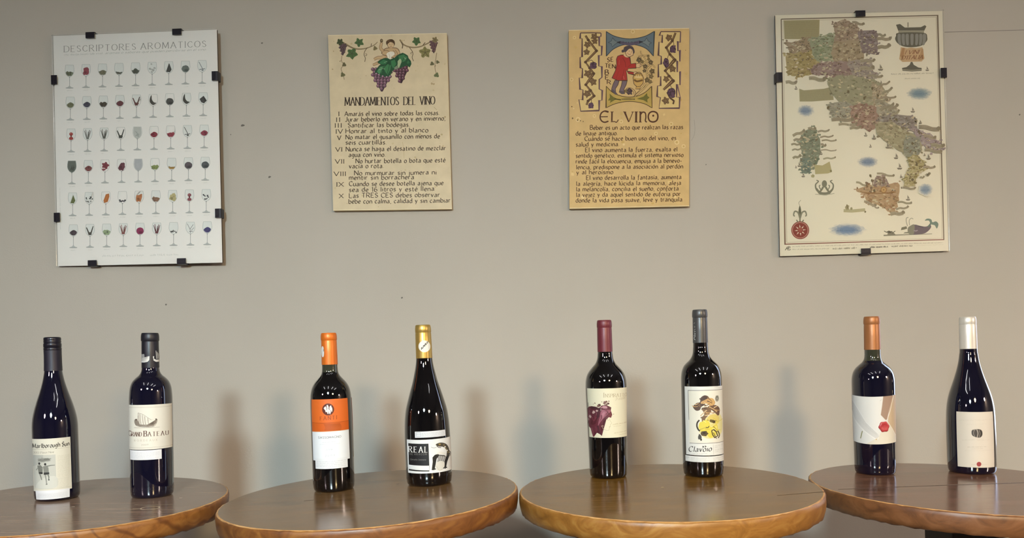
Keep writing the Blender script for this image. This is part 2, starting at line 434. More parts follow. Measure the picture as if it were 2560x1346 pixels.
def quad_put(tr, wc):
    """print coordinates (corners tr: TL, TR, BR, BL) onto the sheet whose corners are wc"""
    wc = [Vector(w) for w in wc]
    nrm = (wc[3] - wc[0]).cross(wc[1] - wc[0]).normalized()
    if nrm.y > 0: nrm = -nrm
    e, f, g = (tr[1][0] - tr[0][0], tr[1][1] - tr[0][1]), (tr[3][0] - tr[0][0], tr[3][1] - tr[0][1]), (tr[0][0] - tr[1][0] + tr[2][0] - tr[3][0], tr[0][1] - tr[1][1] + tr[2][1] - tr[3][1])
    def uv(x, y):
        u = v = .5
        for _ in range(8):
            fx = tr[0][0] + u * e[0] + v * f[0] + u * v * g[0] - x; fy = tr[0][1] + u * e[1] + v * f[1] + u * v * g[1] - y
            a, b, c, d = e[0] + v * g[0], f[0] + u * g[0], e[1] + v * g[1], f[1] + u * g[1]
            D = a * d - b * c
            u -= (fx * d - fy * b) / D; v -= (a * fy - c * fx) / D
        return u, v
    def put(x, y, k=0.0):
        u, v = uv(x, y)
        return wc[0] * (1 - u) * (1 - v) + wc[1] * u * (1 - v) + wc[2] * u * v + wc[3] * (1 - u) * v + nrm * k
    put.nrm = nrm
    return put
def slab(wc, nrm, t, bevel=0.0):
    """board behind a sheet"""
    bm = bmesh.new()
    a = [bm.verts.new(Vector(w)) for w in wc]; b = [bm.verts.new(Vector(w) - nrm * t) for w in wc]
    bm.faces.new(a[::-1]); bm.faces.new(b)
    for i in range(4): bm.faces.new((a[i], a[(i + 1) % 4], b[(i + 1) % 4], b[i]))
    bmesh.ops.recalc_face_normals(bm, faces=bm.faces)
    if bevel: bmesh.ops.bevel(bm, geom=bm.edges[:], offset=bevel, segments=2, affect='EDGES', profile=.5)
    return bm

# ------------------------------------------------------------------ the room
X0, X1, Y0, ROOM_H = -3.8, 3.4, -6.5, 2.85
def wallbox(name, m, *a): return struct(obj(name, box_bm(*a), m))
# the back wall has a daylight window beyond the right edge of the picture
WX0, WX1, WZ0, WZ1 = 1.368, 2.35, 0.95, 2.25
bm = bmesh.new()
for a in ((X0, WX0, WALL_Y, WALL_Y + .12, 0, ROOM_H), (WX1, X1, WALL_Y, WALL_Y + .12, 0, ROOM_H), (WX0, WX1, WALL_Y, WALL_Y + .12, 0, WZ0), (WX0, WX1, WALL_Y, WALL_Y + .12, WZ1, ROOM_H)):
    box_bm(*a, bm=bm)
wall_back = struct(obj('wall_back', bm, WALL))
wallbox('wall_left', PALE, X0 - .12, X0, Y0, WALL_Y + .12, 0, ROOM_H)
wallbox('wall_right', PALE, X1, X1 + .12, Y0, WALL_Y + .12, 0, ROOM_H)
wallbox('wall_front', PALE, X0 - .12, X1 + .12, Y0 - .12, Y0, 0, ROOM_H)
wallbox('floor', FLOOR, X0 - .12, X1 + .12, Y0 - .12, WALL_Y + .12, -.1, 0)
wallbox('ceiling', CEIL, X0 - .12, X1 + .12, Y0 - .12, WALL_Y + .12, ROOM_H, ROOM_H + .1)
bm = bmesh.new()
fw = .05
for a in ((WX0, WX0 + fw, WALL_Y - .01, WALL_Y + .06, WZ0, WZ1), (WX1 - fw, WX1, WALL_Y - .01, WALL_Y + .06, WZ0, WZ1), (WX0 + fw, WX1 - fw, WALL_Y - .01, WALL_Y + .06, WZ0, WZ0 + fw), (WX0 + fw, WX1 - fw, WALL_Y - .01, WALL_Y + .06, WZ1 - fw, WZ1)):
    box_bm(*a, bm=bm)
win = struct(obj('window_1', bm, plain('white_window_paint', '#d9dadc', .4)))
obj('pane', box_bm(WX0 + fw, WX1 - fw, WALL_Y + .03, WALL_Y + .036, WZ0 + fw, WZ1 - fw), emit('bright_daylight_pane', (.62, .74, 1.0), WINDOW_STRENGTH), win)

# marks on the wall: a thin horizontal seam and a few nail holes and specks
SEAM = plain('dark_seam', '#8d867f', .8); SPECK = plain('dark_speck', '#6a655e', .8)
bm = box_bm(1.145, 1.368, WALL_Y - .0006, WALL_Y + .001, 2.1035, 2.1050)
obj('panel_seam', bm, SEAM, wall_back)
rs = random.Random(5)
for x, z, r, e in ((-.6366, 2.1238, .0018, 1.5), (-.6925, 1.910, .0030, 1.9), (-.7245, 1.8869, .0014, 1), (-.6262, 1.7735, .0026, 1.6), (-.9056, 1.4477, .0022, 1.3), (-.2892, 1.4488, .0024, 1.2), (1.3358, 1.8834, .0020, 1), (.5137, 1.775, .0014, 1)):
    bm = bmesh.new()
    vs = [bm.verts.new((x + r * e * cos(a) * rs.uniform(.7, 1.1), WALL_Y - .0005, z + r * sin(a) * rs.uniform(.7, 1.1) + .2 * r * cos(a))) for a in [2 * pi * i / 12 for i in range(12)]]
    bm.faces.new(vs[::-1]); c = bmesh.ops.extrude_face_region(bm, geom=bm.faces[:])
    for v in [g for g in c['geom'] if isinstance(g, bmesh.types.BMVert)]: v.co.y += .001
    obj('nail_hole', bm, SPECK, wall_back)
bm = bmesh.new()      # a stray hair-thin scratch beside the right parchment
pts = spline([(.4856, 1.893), (.4868, 1.871), (.4845, 1.853), (.4768, 1.8387)], 6)
va = [bm.verts.new((p[0], WALL_Y - .0005, p[1])) for p in pts]; vb = [bm.verts.new((p[0] + .0007, WALL_Y - .0005, p[1])) for p in pts]
for i in range(len(pts) - 1): bm.faces.new((va[i], vb[i], vb[i + 1], va[i + 1]))
obj('scratch', bm, SEAM, wall_back)

SHADE_M = plain('dark_grey_added_shade', '#3a3a3c', .5)
# lamps and added fill globes (all out of the picture, behind or above the camera)
TUBE_M = emit('glowing_tube', TUBE_COLOR, TUBE_STRENGTH)
for i, (x, y) in enumerate(TUBES):
    t = thing('ceiling_light', 'long white tube light on the ceiling, %s' % ('farthest towards the left wall', 'second from the left wall', 'third from the left wall', 'nearest the right wall')[i], 'light', (x, y, ROOM_H), 'tube lights on the ceiling')
    obj('housing', box_bm(-.05, .05, -.5, .5, -.05, 0, .006), CEIL, t)
    bm = lathe([(.03, -.45), (.03, .45)], 20); bm.transform(Matrix.Translation((0, 0, -.085)) @ Matrix.Rotation(pi / 2, 4, 'X'))
    obj('tube', bm, TUBE_M, t)
for i, (x, y, z, c, s) in enumerate(PENDANTS_AND_FILLS):
    t = thing('pendant_or_fill', ('added pinkish white fill globe under an added dark dome, farthest left', 'cool white glowing globe hanging under an added dark dome', 'warm yellow glowing globe hanging under an added dark dome', 'added soft peach fill globe under an added dark dome, farthest right')[i], 'lamp', (x, y, z))
    bm = bmesh.new(); bmesh.ops.create_uvsphere(bm, u_segments=24, v_segments=16, radius=.12)
    obj('globe', bm, emit('globe_glow_%s' % ('pink', 'cool', 'warm', 'peach')[i], c, s), t, smooth=True)
    obj('added_shade', lathe([(0.2545, -0.0024), (0.2526, 0.0348), (0.2224, 0.1131), (0.1602, 0.1827), (0.0754, 0.2175), (0.0045, 0.2262), (0.0045, 0.2192), (0.0754, 0.2105), (0.1546, 0.1757), (0.2149, 0.1096), (0.2451, 0.0348), (0.2488, -0.0024), (0.2545, -0.0024)], 40, cap0=False, cap1=False), SHADE_M, t, smooth=True)  # dome added so its rim cuts the light on the upper wall
    obj('cord', lathe([(.004, .121), (.004, ROOM_H - z)], 10), SEAM, t)

# ------------------------------------------------------------------ tables
TR = .252; TT = .034
def table(name_label, x, y, z, slope, top_cols, rim_cols, seed, rings=False, extras=None, rough=.18):
    t = thing('round_table', name_label, 'table', (x, y, 0), 'round wooden pedestal tables')
    rs = random.Random(seed); N = 180
    ph = [rs.uniform(0, 6.3) for _ in range(6)]
    def wob(a, amp): return amp * (sin(3 * a + ph[0]) + .6 * sin(7 * a + ph[1]) + .5 * sin(13 * a + ph[2])) / 2
    prof = [(0, 0, 0)] + [(q, 0, 0) for q in (.5, .85)] + [(TR - .0042, 0, 0), (TR - .0018, -.0008, 1), (TR - .0004, -.0026, 2), (TR, -.008, 2), (TR, -.016, 2), (TR - .001, -.024, 2), (TR - .003, -TT + .002, 2), (TR - .006, -TT, 2), (.1, -TT, 2)]
    bm = bmesh.new(); rings_v = []
    c0 = bm.verts.new((0, 0, 0))
    for r, h, m in prof[1:]:
        row = []
        for k in range(N):
            a = 2 * pi * k / N; rr = r if r > 1 else r
            if r < .9 and r > TR: rr = r * TR if r < .9 and r >= .5 else r
            e = 1.0 if r >= TR - .0065 and r <= TR + 1e-6 else 0.0
            chip = 0.0
            if e and h < -.0005:
                chip = wob(a, .0007) + rs.uniform(-.0004, .0004) * (2.0 if h < -.03 else 1.0)
            dz = (rs.uniform(-.0007, .0007) if (m == 1 or abs(h + .0026) < 1e-4) else 0) + (rs.uniform(-.0012, .0012) if h <= -TT + .0021 and e else 0)
            row.append(bm.verts.new(((rr + chip) * cos(a), (rr + chip) * sin(a), h + dz)))
        rings_v.append(row)
    for k in range(N): bm.faces.new((c0, rings_v[0][k], rings_v[0][(k + 1) % N])).material_index = 0
    for i in range(len(rings_v) - 1):
        for k in range(N):
            f = bm.faces.new((rings_v[i][k], rings_v[i + 1][k], rings_v[i + 1][(k + 1) % N], rings_v[i][(k + 1) % N]))
            f.material_index = prof[i + 2][2] if prof[i + 2][2] else 0
    bm.faces.new(rings_v[-1][::-1]).material_index = 2
    if extras:
        art = Art(seed); extras(art); lay = bm.loops.layers.float_color.new('ink')
        for pts, c, k in art.faces:
            area = sum(pts[i][0] * pts[(i + 1) % len(pts)][1] - pts[(i + 1) % len(pts)][0] * pts[i][1] for i in range(len(pts)))
            if abs(area) < 1e-12: continue
            if area < 0: pts = pts[::-1]
            f = bm.faces.new([bm.verts.new((p[0], p[1], .00012 + k * 4e-6)) for p in pts]); f.material_index = 3
            for lp in f.loops: lp[lay] = c
    for f in bm.faces: f.smooth = f.material_index in (1, 2)
    mt = wood('table_top_wood', *top_cols, rough, (5, 46, 20), 1.4, bump=.04, spec=.38)
    me_ = wood('worn_table_edge', '#8a6238', '#b98a55', '#caa06c', .5, (30, 30, 30))
    mr = wood('table_rim_wood', *rim_cols, .42, (16, 16, 30), 2.5, rings, .35)
    o = obj('tabletop', bm, [mt, me_, mr, INK_TABLE], t)
    o.location = (0, 0, z); o.rotation_euler = (0, math.atan(slope), 0)
    black = BLACK_METAL
    p = obj('mounting_plate', box_bm(-.043, .068, -.05, .05, -.012, 0, .001), plain('dark_brown_plate', '#2c1a14', .5), t)
    p.location = (0, 0, z - TT - .002); p.rotation_euler = (0, math.atan(slope), 0)
    obj('column', box_bm(-.043, .043, -.043, .043, .03, z - TT - .012, .003), black, t)
    obj('foot_plate', lathe([(.20, 0), (.20, .02), (.19, .03)], 48), black, t, smooth=True, auto=.6)
    return t
BLACK_METAL = plain('black_painted_metal', '#17161c', .35)
INK_TABLE = ink('worn_marks_on_wood', .5)

def ex1(a):
    a.line([(.161 + .0145 * cos(q), -.062 + .0135 * sin(q)) for q in [2 * pi * i / 30 for i in range(31)]], .0022, '#b5a48a')
    a.line([(.134, -.068), (.147, -.066)], .003, '#b5a48a')
    a.ell(.175, .02, .003, .002, '#c9b8a8'); a.ell(.02, -.045, .003, .0015, '#a89a8c')
    a.line([(.12, -.034), (.15, -.040), (.185, -.032)], .0025, '#8f7f6a', smooth=True)
def ex2(a):
    a.ell(-.10, .03, .004, .003, '#4a4036'); a.line([(-.11, -.03), (-.095, -.027)], .002, '#54463a'); a.ell(.03, .09, .003, .0015, '#54463a')
def ex3(a):
    a.line([(.155, -.098), (.19, -.092), (.238, -.083)], .0016, '#3f2c18', w2=.003); a.ell(-.006, .0, .0024, .0016, '#c2ad84')
    a.ell(-.13, -.05, .002, .001, '#a0865a')
def ex4(a):
    a.line([(-.232, -.030), (-.1, -.012), (.05, .004), (.248, .026)], .0022, '#33231b'); a.line([(-.05, -.0035), (.1, .0145)], .0016, '#a08a7a')
T1 = table('round wooden table at the left edge, pale ring stain and orange burl rim', -.786, 1.2842, CAM_Z - .246, .017, ('#58443a', '#7b6353', '#927966'), ('#5e371a', '#825223', '#976632'), 11, True, ex1)
T2 = table('round wooden table with chipped reddish brown rim, second from left', -.252, 1.2466, CAM_Z - .24, -.024, ('#483422', '#6c5134', '#825e3b'), ('#4d2b11', '#6f431d', '#875a26'), 12, False, ex2)
T3 = table('honey brown round wooden table with a smooth golden rim, third from left', .2537, 1.2343, CAM_Z - .2395, -.009, ('#4e3511', '#714f20', '#865f2c'), ('#6b4417', '#865923', '#9c7338'), 13, False, ex3)
T4 = table('dark round wooden table at the right edge with a split across its top', .7906, 1.2866, CAM_Z - .2594, .016, ('#4b3427', '#6f4e3c', '#865e4c'), ('#4a2d1a', '#6a4325', '#7a5133'), 14, False, ex4, .16)

# ------------------------------------------------------------------ bottles
def rad_at(prof, z):
    for i in range(len(prof) - 1):
        a, b = prof[i], prof[i + 1]
        if a[1] <= z <= b[1] and b[1] > a[1]: return a[0] + (b[0] - a[0]) * (z - a[1]) / (b[1] - a[1])
    return prof[-1][0]
def mm(prof): return [(p[0] / 1000, p[1] / 1000) + tuple(p[2:]) for p in prof]
def smooth_profile(pts):
    """pts in mm from base to mouth; smooth between but keep the heel"""
    heel = [(pts[0][0] * .76, .8), (pts[0][0] * .84, 0.0), (pts[0][0] * .905, .7), (pts[0][0] * .95, 2.2), (pts[0][0] * .978, 4.4), (pts[0][0] * .994, 7.4), (pts[0][0], 11)]
    sp = spline([(r, z) for r, z in pts[1:]], 5)
    out = heel + [p for p in sp if p[1] > 11.5]
    mono = [out[0], out[1]]
    for p in out[2:]:
        if p[1] > mono[-1][1] + .05: mono.append(p)
    return mono
class Bottle:
    def __init__(self, label, x, y, z, R, lean, prof, glass, neck_clear=None):
        self.root = thing('wine_bottle', label, 'bottle', (x, y, z), 'wine bottles on the round tables')
        self.root.rotation_euler = (0, math.atan(lean), 0)
        self.R = R * 1000
        self.prof = smooth_profile(prof)
        self.phic = atan2(-x, y)          # the side the camera sees
        P = mm(self.prof)
        if neck_clear:
            P = [p + ((1,) if neck_clear[0] <= p[1] * 1000 < neck_clear[1] else (0,)) for p in P]
        bm = lathe(P, 96)
        obj('glass_body', bm, [glass] + ([NECK_GLASS] if neck_clear else []), self.root, smooth=True, auto=1.0)
    def cap(self, name, prof, mat, label=None):
        o = obj(name, lathe(mm(prof), 72, cap0=False), mat, self.root, smooth=True, auto=.9)
        if label: o['label'] = label
        return o
    def decal(self, name, art, tr, f0, f1, z0, z1, label=None, extra_r=.25, cap_r=None, sag=(0, 0), mat=None):
        """a paper label wrapped round the glass. tr: corners TL, TR, BR, BL of the drawing; f0, f1: angles (deg); z0, z1: bottom and top (mm)"""
        pc = self.phic
        clampf = lambda d: max(-1.0, min(1.0, sin(max(-pi / 2, min(pi / 2, radians(d) - pc)))))
        s0, s1 = clampf(f0), clampf(f1)
        flat = quad_put(tr, [(0, 0, 0), (1, 0, 0), (1, 0, -1), (0, 0, -1)])
        # unfold: x = sine of the angle, y = height
        for i, F in enumerate(art.faces):
            pts = F[0]
            q = []
            for p in pts:
                v = flat(p[0], p[1]); u = v.x; w = -v.z
                mid = 4 * u * (1 - u) if 0 < u < 1 else 0
                q.append((s0 + (s1 - s0) * u, w))
            art.faces[i] = (q,) + tuple(F[1:])
        cuts = [sin(radians(d)) for d in range(-88, 89, 2)] + [-.9995, .9995]
        def put(u, w, k):
            u = max(-1, min(1, u)); z = z1 + (z0 - z1) * w
            a = asin(u) + pc
            r = (cap_r if cap_r else rad_at(self.prof, z)) + extra_r + k * 1000
            return Vector((r * sin(a), -r * cos(a), z)) / 1000
        bm = art.bmesh(put, sorted(cuts), [i / 10 for i in range(1, 10)] if z1 - z0 > 40 else [])
        o = obj(name, bm, mat or INK_LABEL, self.root)
        if label: o['label'] = label
        return o
GLASS_BLUE = bottle_glass('dark_blue_black_glass', '#0c0b1c')
GLASS_BLACK = bottle_glass('dark_brown_black_glass', '#080709')
NECK_GLASS = bottle_glass('empty_green_neck_glass', '#34352a', .05)

def lip(r, z0, z1, top, rl):     # a capsule with a bead at the mouth
    b = top - (top - z0) * .24
    return [(r, z0), (r * .985, z0 + (b - z0) * .5), (r * .965, b - 1.0), (r * .95, b - .3), (rl * .96, b + .4), (rl, b + 1.6), (rl, b + 7), (rl * .985, top - 5), (rl * .94, top - 1.2), (rl * .88, top), (rl * .80, top)]

# 1: screw cap, newspaper label
b = Bottle('slim screw-cap bottle with a newspaper-style label, leftmost on the left table', -.8415, 1.3157, 1.0549, .0361, -.0062,
  [(36, 0), (36.1, 6), (36.1, 60), (36.1, 120), (35.9, 135), (34.6, 148), (31.5, 163), (27.4, 178), (22.8, 193), (18.2, 210), (15.4, 224), (14.0, 235), (13.4, 245), (13.2, 270)], GLASS_BLUE)
BLK = plain('black_cap_metal', '#1c1a24', .3, .3); BLK2 = plain('matt_black_sleeve', '#221f2c', .45, .2)
b.cap('cap_sleeve', [(14.6, 233), (14.2, 245), (14.0, 262), (14.1, 270.4)], BLK2)
b.cap('screw_cap', [(13.5, 270.6), (14.2, 271), (14.4, 273), (14.0, 275), (13.5, 275.6), (14.2, 276.4), (14.4, 281), (14.0, 283), (13.5, 283.6), (13.5, 284.4), (14.0, 285.2), (14.0, 287), (13.5, 288), (13.9, 289), (13.8, 292.5), (13, 294), (11, 294.5)], BLK)
a = Art(21)
W = [(118, 840), (392, 828), (410, 1205), (133, 1222)]
a.poly(W, '#ddd7c6')
a.text('Marlborough Sun', 122, 905, 384, 891, 31, '#57534c', .26, .06, 48, gap=.22, space=.3)
a.line([(120, 916), (390, 903)], 1.6, '#a39d8e')
a.text('2013 Pinot Noir', 128, 946, 278, 938, 14, '#8d8678', .16, .07, 10, True)
a.poly([(126, 956), (286, 950), (297, 1186), (138, 1196)], '#c3c1b6')
a.poly([(126, 956), (200, 953), (190, 1010), (128, 1040)], '#b4b3aa'); a.poly([(200, 1120), (294, 1110), (297, 1186), (150, 1195)], '#cfcdc2', smooth=True)
a.blob(205, 988, 48, '#98978e', ry=15, n=20); a.blob(190, 992, 30, '#84837b', ry=9, n=16); a.blob(230, 984, 22, '#77766e', ry=8, n=14)
a.ell(172, 1016, 7, 9, '#2e2d2c'); a.poly([(158, 1032), (180, 1026), (197, 1042), (196, 1080), (168, 1082)], '#77776f'); a.poly([(168, 1078), (197, 1077), (197, 1091), (171, 1093)], '#363634')
a.line([(163, 1046), (150, 1066)], 6, '#8b8b82'); a.line([(177, 1090), (184, 1110), (191, 1134)], 9, '#7d7c74', w2=6)
a.ell(214, 1020, 8, 9, '#272626'); a.poly([(199, 1036), (226, 1028), (238, 1046), (241, 1082), (206, 1084)], '#85857c'); a.line([(228, 1034), (256, 1028), (284, 1026)], 7, '#6f6f67', w2=4); a.line([(198, 1042), (184, 1056)], 6, '#85857c')
a.poly([(204, 1080), (243, 1078), (244, 1093), (205, 1097)], '#30302e'); a.line([(216, 1095), (222, 1130), (226, 1164)], 10, '#8a8a82', w2=6); a.line([(234, 1092), (241, 1112), (240, 1134)], 10, '#7a7a72', w2=8); a.line([(236, 1134), (247, 1132)], 7, '#454542'); a.line([(220, 1166), (232, 1163)], 6, '#6c6c65')
for y in range(958, 1186, 9):
    if y in (985, 1066, 1120): a.line([(302, y + 4), (386, y)], 1.2, '#b8b09a'); continue
    a.scribble(302, y + 5, 386, y, 6, '#bdb49c', .9)
a.line([(134, 1203), (404, 1189)], 2, '#b9b3a2')
b.decal('label', a, W, -45.1, 71.0, 19.1, 112.7, 'cream newspaper-style label with two running figures')
a = Art(22); W = [(140, 1214), (392, 1200), (392, 1268), (152, 1285)]
a.poly(W, '#e9e8ea')
for j in range(5): a.scribble(160, 1240 + j * 8, 375, 1228 + j * 8, 5, '#bdbcc2')
b.decal('back_sticker', a, W, -31, 64, 4.6, 20.6, 'white paper strip', extra_r=.45)

# 2: ship label
b = Bottle('black-capped bottle with a cream sailing-ship label, on the left table', -.6765, 1.3323, 1.0521, .0364, .0123,
  [(36.2, 0), (36.4, 6), (36.4, 60), (36.4, 120), (36.4, 170), (36.0, 186), (34.6, 200), (31, 210.5), (25.5, 217.5), (19.5, 223), (16.0, 229), (14.6, 238), (14.2, 250), (14, 298)], GLASS_BLUE)
CAPB = plain('matt_black_capsule', '#1b1a22', .42, .1)
b.cap('capsule', lip(14.9, 236.5, 0, 300.8, 15.3), CAPB)
a = Art(23); tr = [(220, 130), (342, 130), (342, 318), (220, 318)]
a.poly([(222, 236), (262, 240), (268, 222), (275, 222), (273, 250), (262, 262), (240, 267), (219, 266), (219, 256), (248, 258), (258, 250)], '#dedbd6')
for x in (224, 231, 238): a.line([(x, 206), (x + 3, 236)], 4, '#c9c6c2')
a.line([(219, 240), (255, 240)], 3, '#b5b2ae')
a.poly([(297, 224), (306, 222), (304, 240), (318, 248), (343, 246), (343, 262), (318, 264), (302, 254)], '#dedbd6')
for i, x in enumerate((318, 325, 332, 339)): a.line([(x, 182 + i * 9), (x + 3, 242)], 4, '#c9c6c2')
b.decal('capsule_emblem', a, tr, -63, 117, 233.5, 281, 'white ship emblem', extra_r=.4, cap_r=14.9)
a = Art(24); W = [(120, 592), (438, 578), (440, 897), (125, 915)]
a.poly(W, '#e7e1d3')
a.line([(121, 612), (438, 598)], 1.6, '#b7a896'); a.line([(121, 606), (438, 592)], 1, '#c7bba9'); a.line([(125, 900), (440, 882)], 1.6, '#b7a896'); a.line([(125, 906), (440, 888)], 1, '#c7bba9')
a.poly([(164, 712), (172, 734), (200, 742), (260, 744), (300, 738), (320, 716), (326, 690), (314, 694), (316, 700), (310, 716), (296, 728), (250, 732), (205, 731), (185, 724), (176, 706), (184, 700), (182, 690), (170, 694)], '#8d8073')
a.line([(164, 700), (166, 718), (176, 736), (204, 744), (262, 746), (302, 740), (322, 716), (327, 690)], 2.4, '#5f544a', smooth=True); a.poly([(312, 686), (322, 684), (328, 692), (316, 696)], '#5c5047'); a.poly([(163, 700), (172, 690), (184, 690), (180, 700)], '#5c5047')
a.line([(160, 754), (240, 752), (345, 746)], 3, '#c2b7a8'); a.scribble(165, 752, 335, 747, 5, '#b3a899')
for i, (x, t_) in enumerate(((190, 646), (202, 652), (220, 658), (236, 668), (258, 680))):
    a.line([(x, t_), (x + 2, (t_ + 730) / 2), (x + 8, 730)], 3, '#8c7e70', smooth=True); a.line([(x + 5, t_ + 3), (x + 7, (t_ + 730) / 2), (x + 12, 730)], 2, '#b3a696', smooth=True)
a.line([(190, 646), (225, 656), (262, 680), (285, 694)], 2.4, '#8c7e70', smooth=True); a.line([(196, 730), (300, 728)], 2.4, '#786a5e'); a.line([(250, 700), (300, 692)], 1.4, '#b8ac9c'); a.line([(184, 700), (192, 648)], 1.6, '#a09384')
a.text('G', 120.5, 818, 142, 817.4, 38, '#6e5448', .22, .06, 0, True)
a.text('RAND', 146, 816.5, 214, 813, 30, '#6e5448', .17, .06, 0, True)
a.text('B', 232, 813, 252, 812, 39, '#6e5448', .22, .06, 0, True); a.text('ATEAU', 260, 812, 408, 805, 31, '#6e5448', .18, .06, 0, True, gap=.4)
a.text('BORDEAUX', 162, 852, 326, 844, 13, '#b9a892', .14, .08, 0, True, gap=.75)
a.text('2009', 212, 881, 262, 877, 11, '#a99a86', .16, .08, 0, gap=.2)
b.decal('label', a, W, -62.5, 98, 89.4, 170.2, 'cream label with a drawn longship')
a = Art(25); W = [(133, 922), (362, 917), (362, 985), (137, 995)]
a.poly(W, '#eae8e9')
for j in range(5): a.scribble(146, 942 + j * 10, 345 - (j == 3) * 40, 938 + j * 9, 6, '#bebcc6')
b.decal('back_sticker', a, W, -46.8, 52.8, 70.9, 88.3, 'white paper strip')

# 3: orange
b = Bottle('bottle with a bright orange capsule and orange and white label', -.3349, 1.3125, 1.058, .0371, -.0084,
  [(36.6, 0), (37, 6), (37.0, 60), (37, 110), (36.9, 150), (36.4, 168), (35.2, 178), (32.6, 187), (28.0, 195), (22.0, 202), (17.0, 208), (14.6, 214), (13.9, 222), (13.8, 232), (13.5, 282)], GLASS_BLACK, (213, 229))
ORG = plain('orange_capsule_foil', '#cf6a1c', .38, .25, var=.05)
b.cap('capsule', lip(14.3, 227.7, 0, 285.3, 14.4), ORG, 'bright orange capsule')
a = Art(26); tr = [(-12, -12), (12, -12), (12, 12), (-12, 12)]
a.ell(0, 0, 11, 11, '#e9e6e2', n=36); a.text('AA', 4, 1, 10, -1, 6, '#6f6c68', .2, .1)
b.decal('round_sticker', a, tr, -102, -24, 240.5, 262.5, 'white round sticker', extra_r=.3, cap_r=14.0)
a = Art(27); W = [(140, 553), (407, 543), (420, 985), (158, 998)]
a.poly(W, '#e9ecf0')
a.poly([(140, 553), (407, 543), (414, 772), (149, 787)], '#dd6a24')
a.poly([(147, 722), (412, 710), (414, 772), (149, 787)], '#d1601c'); a.line([(149, 788), (414, 773)], 3, '#e0b48c')
a.line([(148, 722), (230, 722), (412, 709)], 2.4, '#8f4313')
for i in range(26):
    x = 232 + i * 4.6; a.line([(x, 727 - i * .2), (x + 12, 750), (x + 6, 776)], 2, '#a34d17', smooth=True)
a.ell(264, 622, 43, 43, '#5f2413', n=40)
for x, y, rx, ry in ((243, 615, 10, 14), (258, 600, 6, 10), (262, 630, 8, 22), (282, 612, 8, 20), (276, 640, 7, 16), (250, 634, 7, 8), (290, 625, 5, 18), (264, 606, 5, 8)): a.blob(x, y, rx, '#efe9e2', ry=ry, n=10, rough=.25)
a.text('FANTI', 206, 700, 326, 692, 25, '#7d3710', .13, .07, 0, True, gap=.5)
a.text('SASSOMAGNO', 193, 835, 356, 826, 15, '#6b6c74', .16, .12, 0, gap=.22)
a.scribble(225, 862, 315, 857, 6, '#b5b7be'); a.scribble(205, 878, 345, 870, 5, '#c2c4ca'); a.scribble(240, 892, 310, 888, 5, '#c2c4ca'); a.text('2008', 247, 918, 295, 915, 9, '#a9abb2', .16, .08); a.text('2009', 243, 965, 310, 960, 14, '#b0b2b8', .1, .08, 0, gap=.6); a.scribble(262, 978, 285, 976, 5, '#b5b7be')
b.decal('label', a, W, -53.0, 66.0, 57.6, 166.6, 'label with orange top and white bottom')
a = Art(28); W = [(170, 985), (405, 978), (405, 1045), (175, 1062)]
a.poly(W, '#e4e6e9')
for j in range(4): a.scribble(182, 1010 + j * 12, 392, 999 + j * 12, 7, '#b2b4ba')
b.decal('back_sticker', a, W, -41.0, 56.5, 43.2, 61.5, 'white paper strip', extra_r=.45)
a = Art(29); W = [(0, 0), (10, 0), (10, 100), (0, 100)]
a.poly(W, '#d2d0cc'); a.poly([(0, 0), (10, 0), (10, 55), (0, 55)], '#c2591c')
b.decal('rear_label', a, W, 94.0, 120, 58, 166, 'orange and white label round the back')

# 4: REAL
b = Bottle('broad-shouldered bottle with gold capsule and black and white beast label', -.1624, 1.3249, 1.0621, .042, -.0152,
  [(41.4, 0), (41.9, 6), (41.9, 50), (41.8, 85), (41.0, 110), (39.8, 124), (37.6, 138), (33.6, 153), (28.6, 170), (23.6, 186), (19.4, 203), (16.6, 216), (15.0, 229), (14.2, 250), (13.8, 288)], GLASS_BLACK)
GOLD = plain('gold_foil', '#b59650', .34, .65, var=.05)
b.cap('capsule', lip(15.1, 230.5, 0, 291.6, 14.7), GOLD, 'gold foil capsule')
a = Art(30); tr = [(-11, -11), (11, -11), (11, 11), (-11, 11)]
a.ell(0, 0, 10.8, 10.8, '#ece7dc', n=36); a.text('KNVI', -5.5, 6, 6, -5, 4.5, '#55504a', .3, .15)
b.decal('round_sticker', a, tr, -33, 62, 241, 263, 'white round sticker', extra_r=.3, cap_r=14.7)
a = Art(31); W = [(137, 905), (455, 880), (467, 1118), (147, 1145)]
a.poly(W, '#e6e6e5')
a.poly([(149, 930), (293, 922), (300, 1078), (153, 1085)], '#1e1d1f')
a.text('REAL', 153, 992, 286, 984, 40, '#eceae6', .15, .06, 0, True, gap=.42)
a.text('DE ARAGON', 160, 1012, 280, 1003, 13, '#77746f', .16, .1, 0, gap=.5)
a.text('Garnacha Centenaria', 163, 1049, 275, 1041, 11, '#8b8883', .1, .07, 30, slant=.25)
a.line([(153, 1124), (300, 1117), (300, 1080)], 2, '#3a3a3a'); a.poly([(153, 1116), (300, 1112), (300, 1119), (153, 1127)], '#222222')
BR, BK = '#4c453a', '#1f1e1d'
a.poly([(318, 1102), (324, 1050), (322, 1020), (338, 1002), (362, 996), (372, 1004), (352, 1030), (346, 1062), (338, 1104)], BK)
a.poly([(405, 1096), (412, 1050), (424, 1010), (442, 990), (452, 1000), (440, 1030), (428, 1060), (421, 1098)], BK)
for i in range(8):
    a.line([(346 + i * 8, 1000 + i), (362 + i * 8, 1006 + i * 2), (360 + i * 7, 1046 + i), (350 + i * 8, 1076 - i * 2)], 4.2, BR if i % 2 else BK, smooth=True)
a.poly([(348, 1062), (380, 1046), (408, 1060), (404, 1100), (376, 1114), (350, 1104)], '#d9d5cc', smooth=True); a.line([(350, 1080), (372, 1112), (400, 1100)], 2, '#b5ae9e', smooth=True)
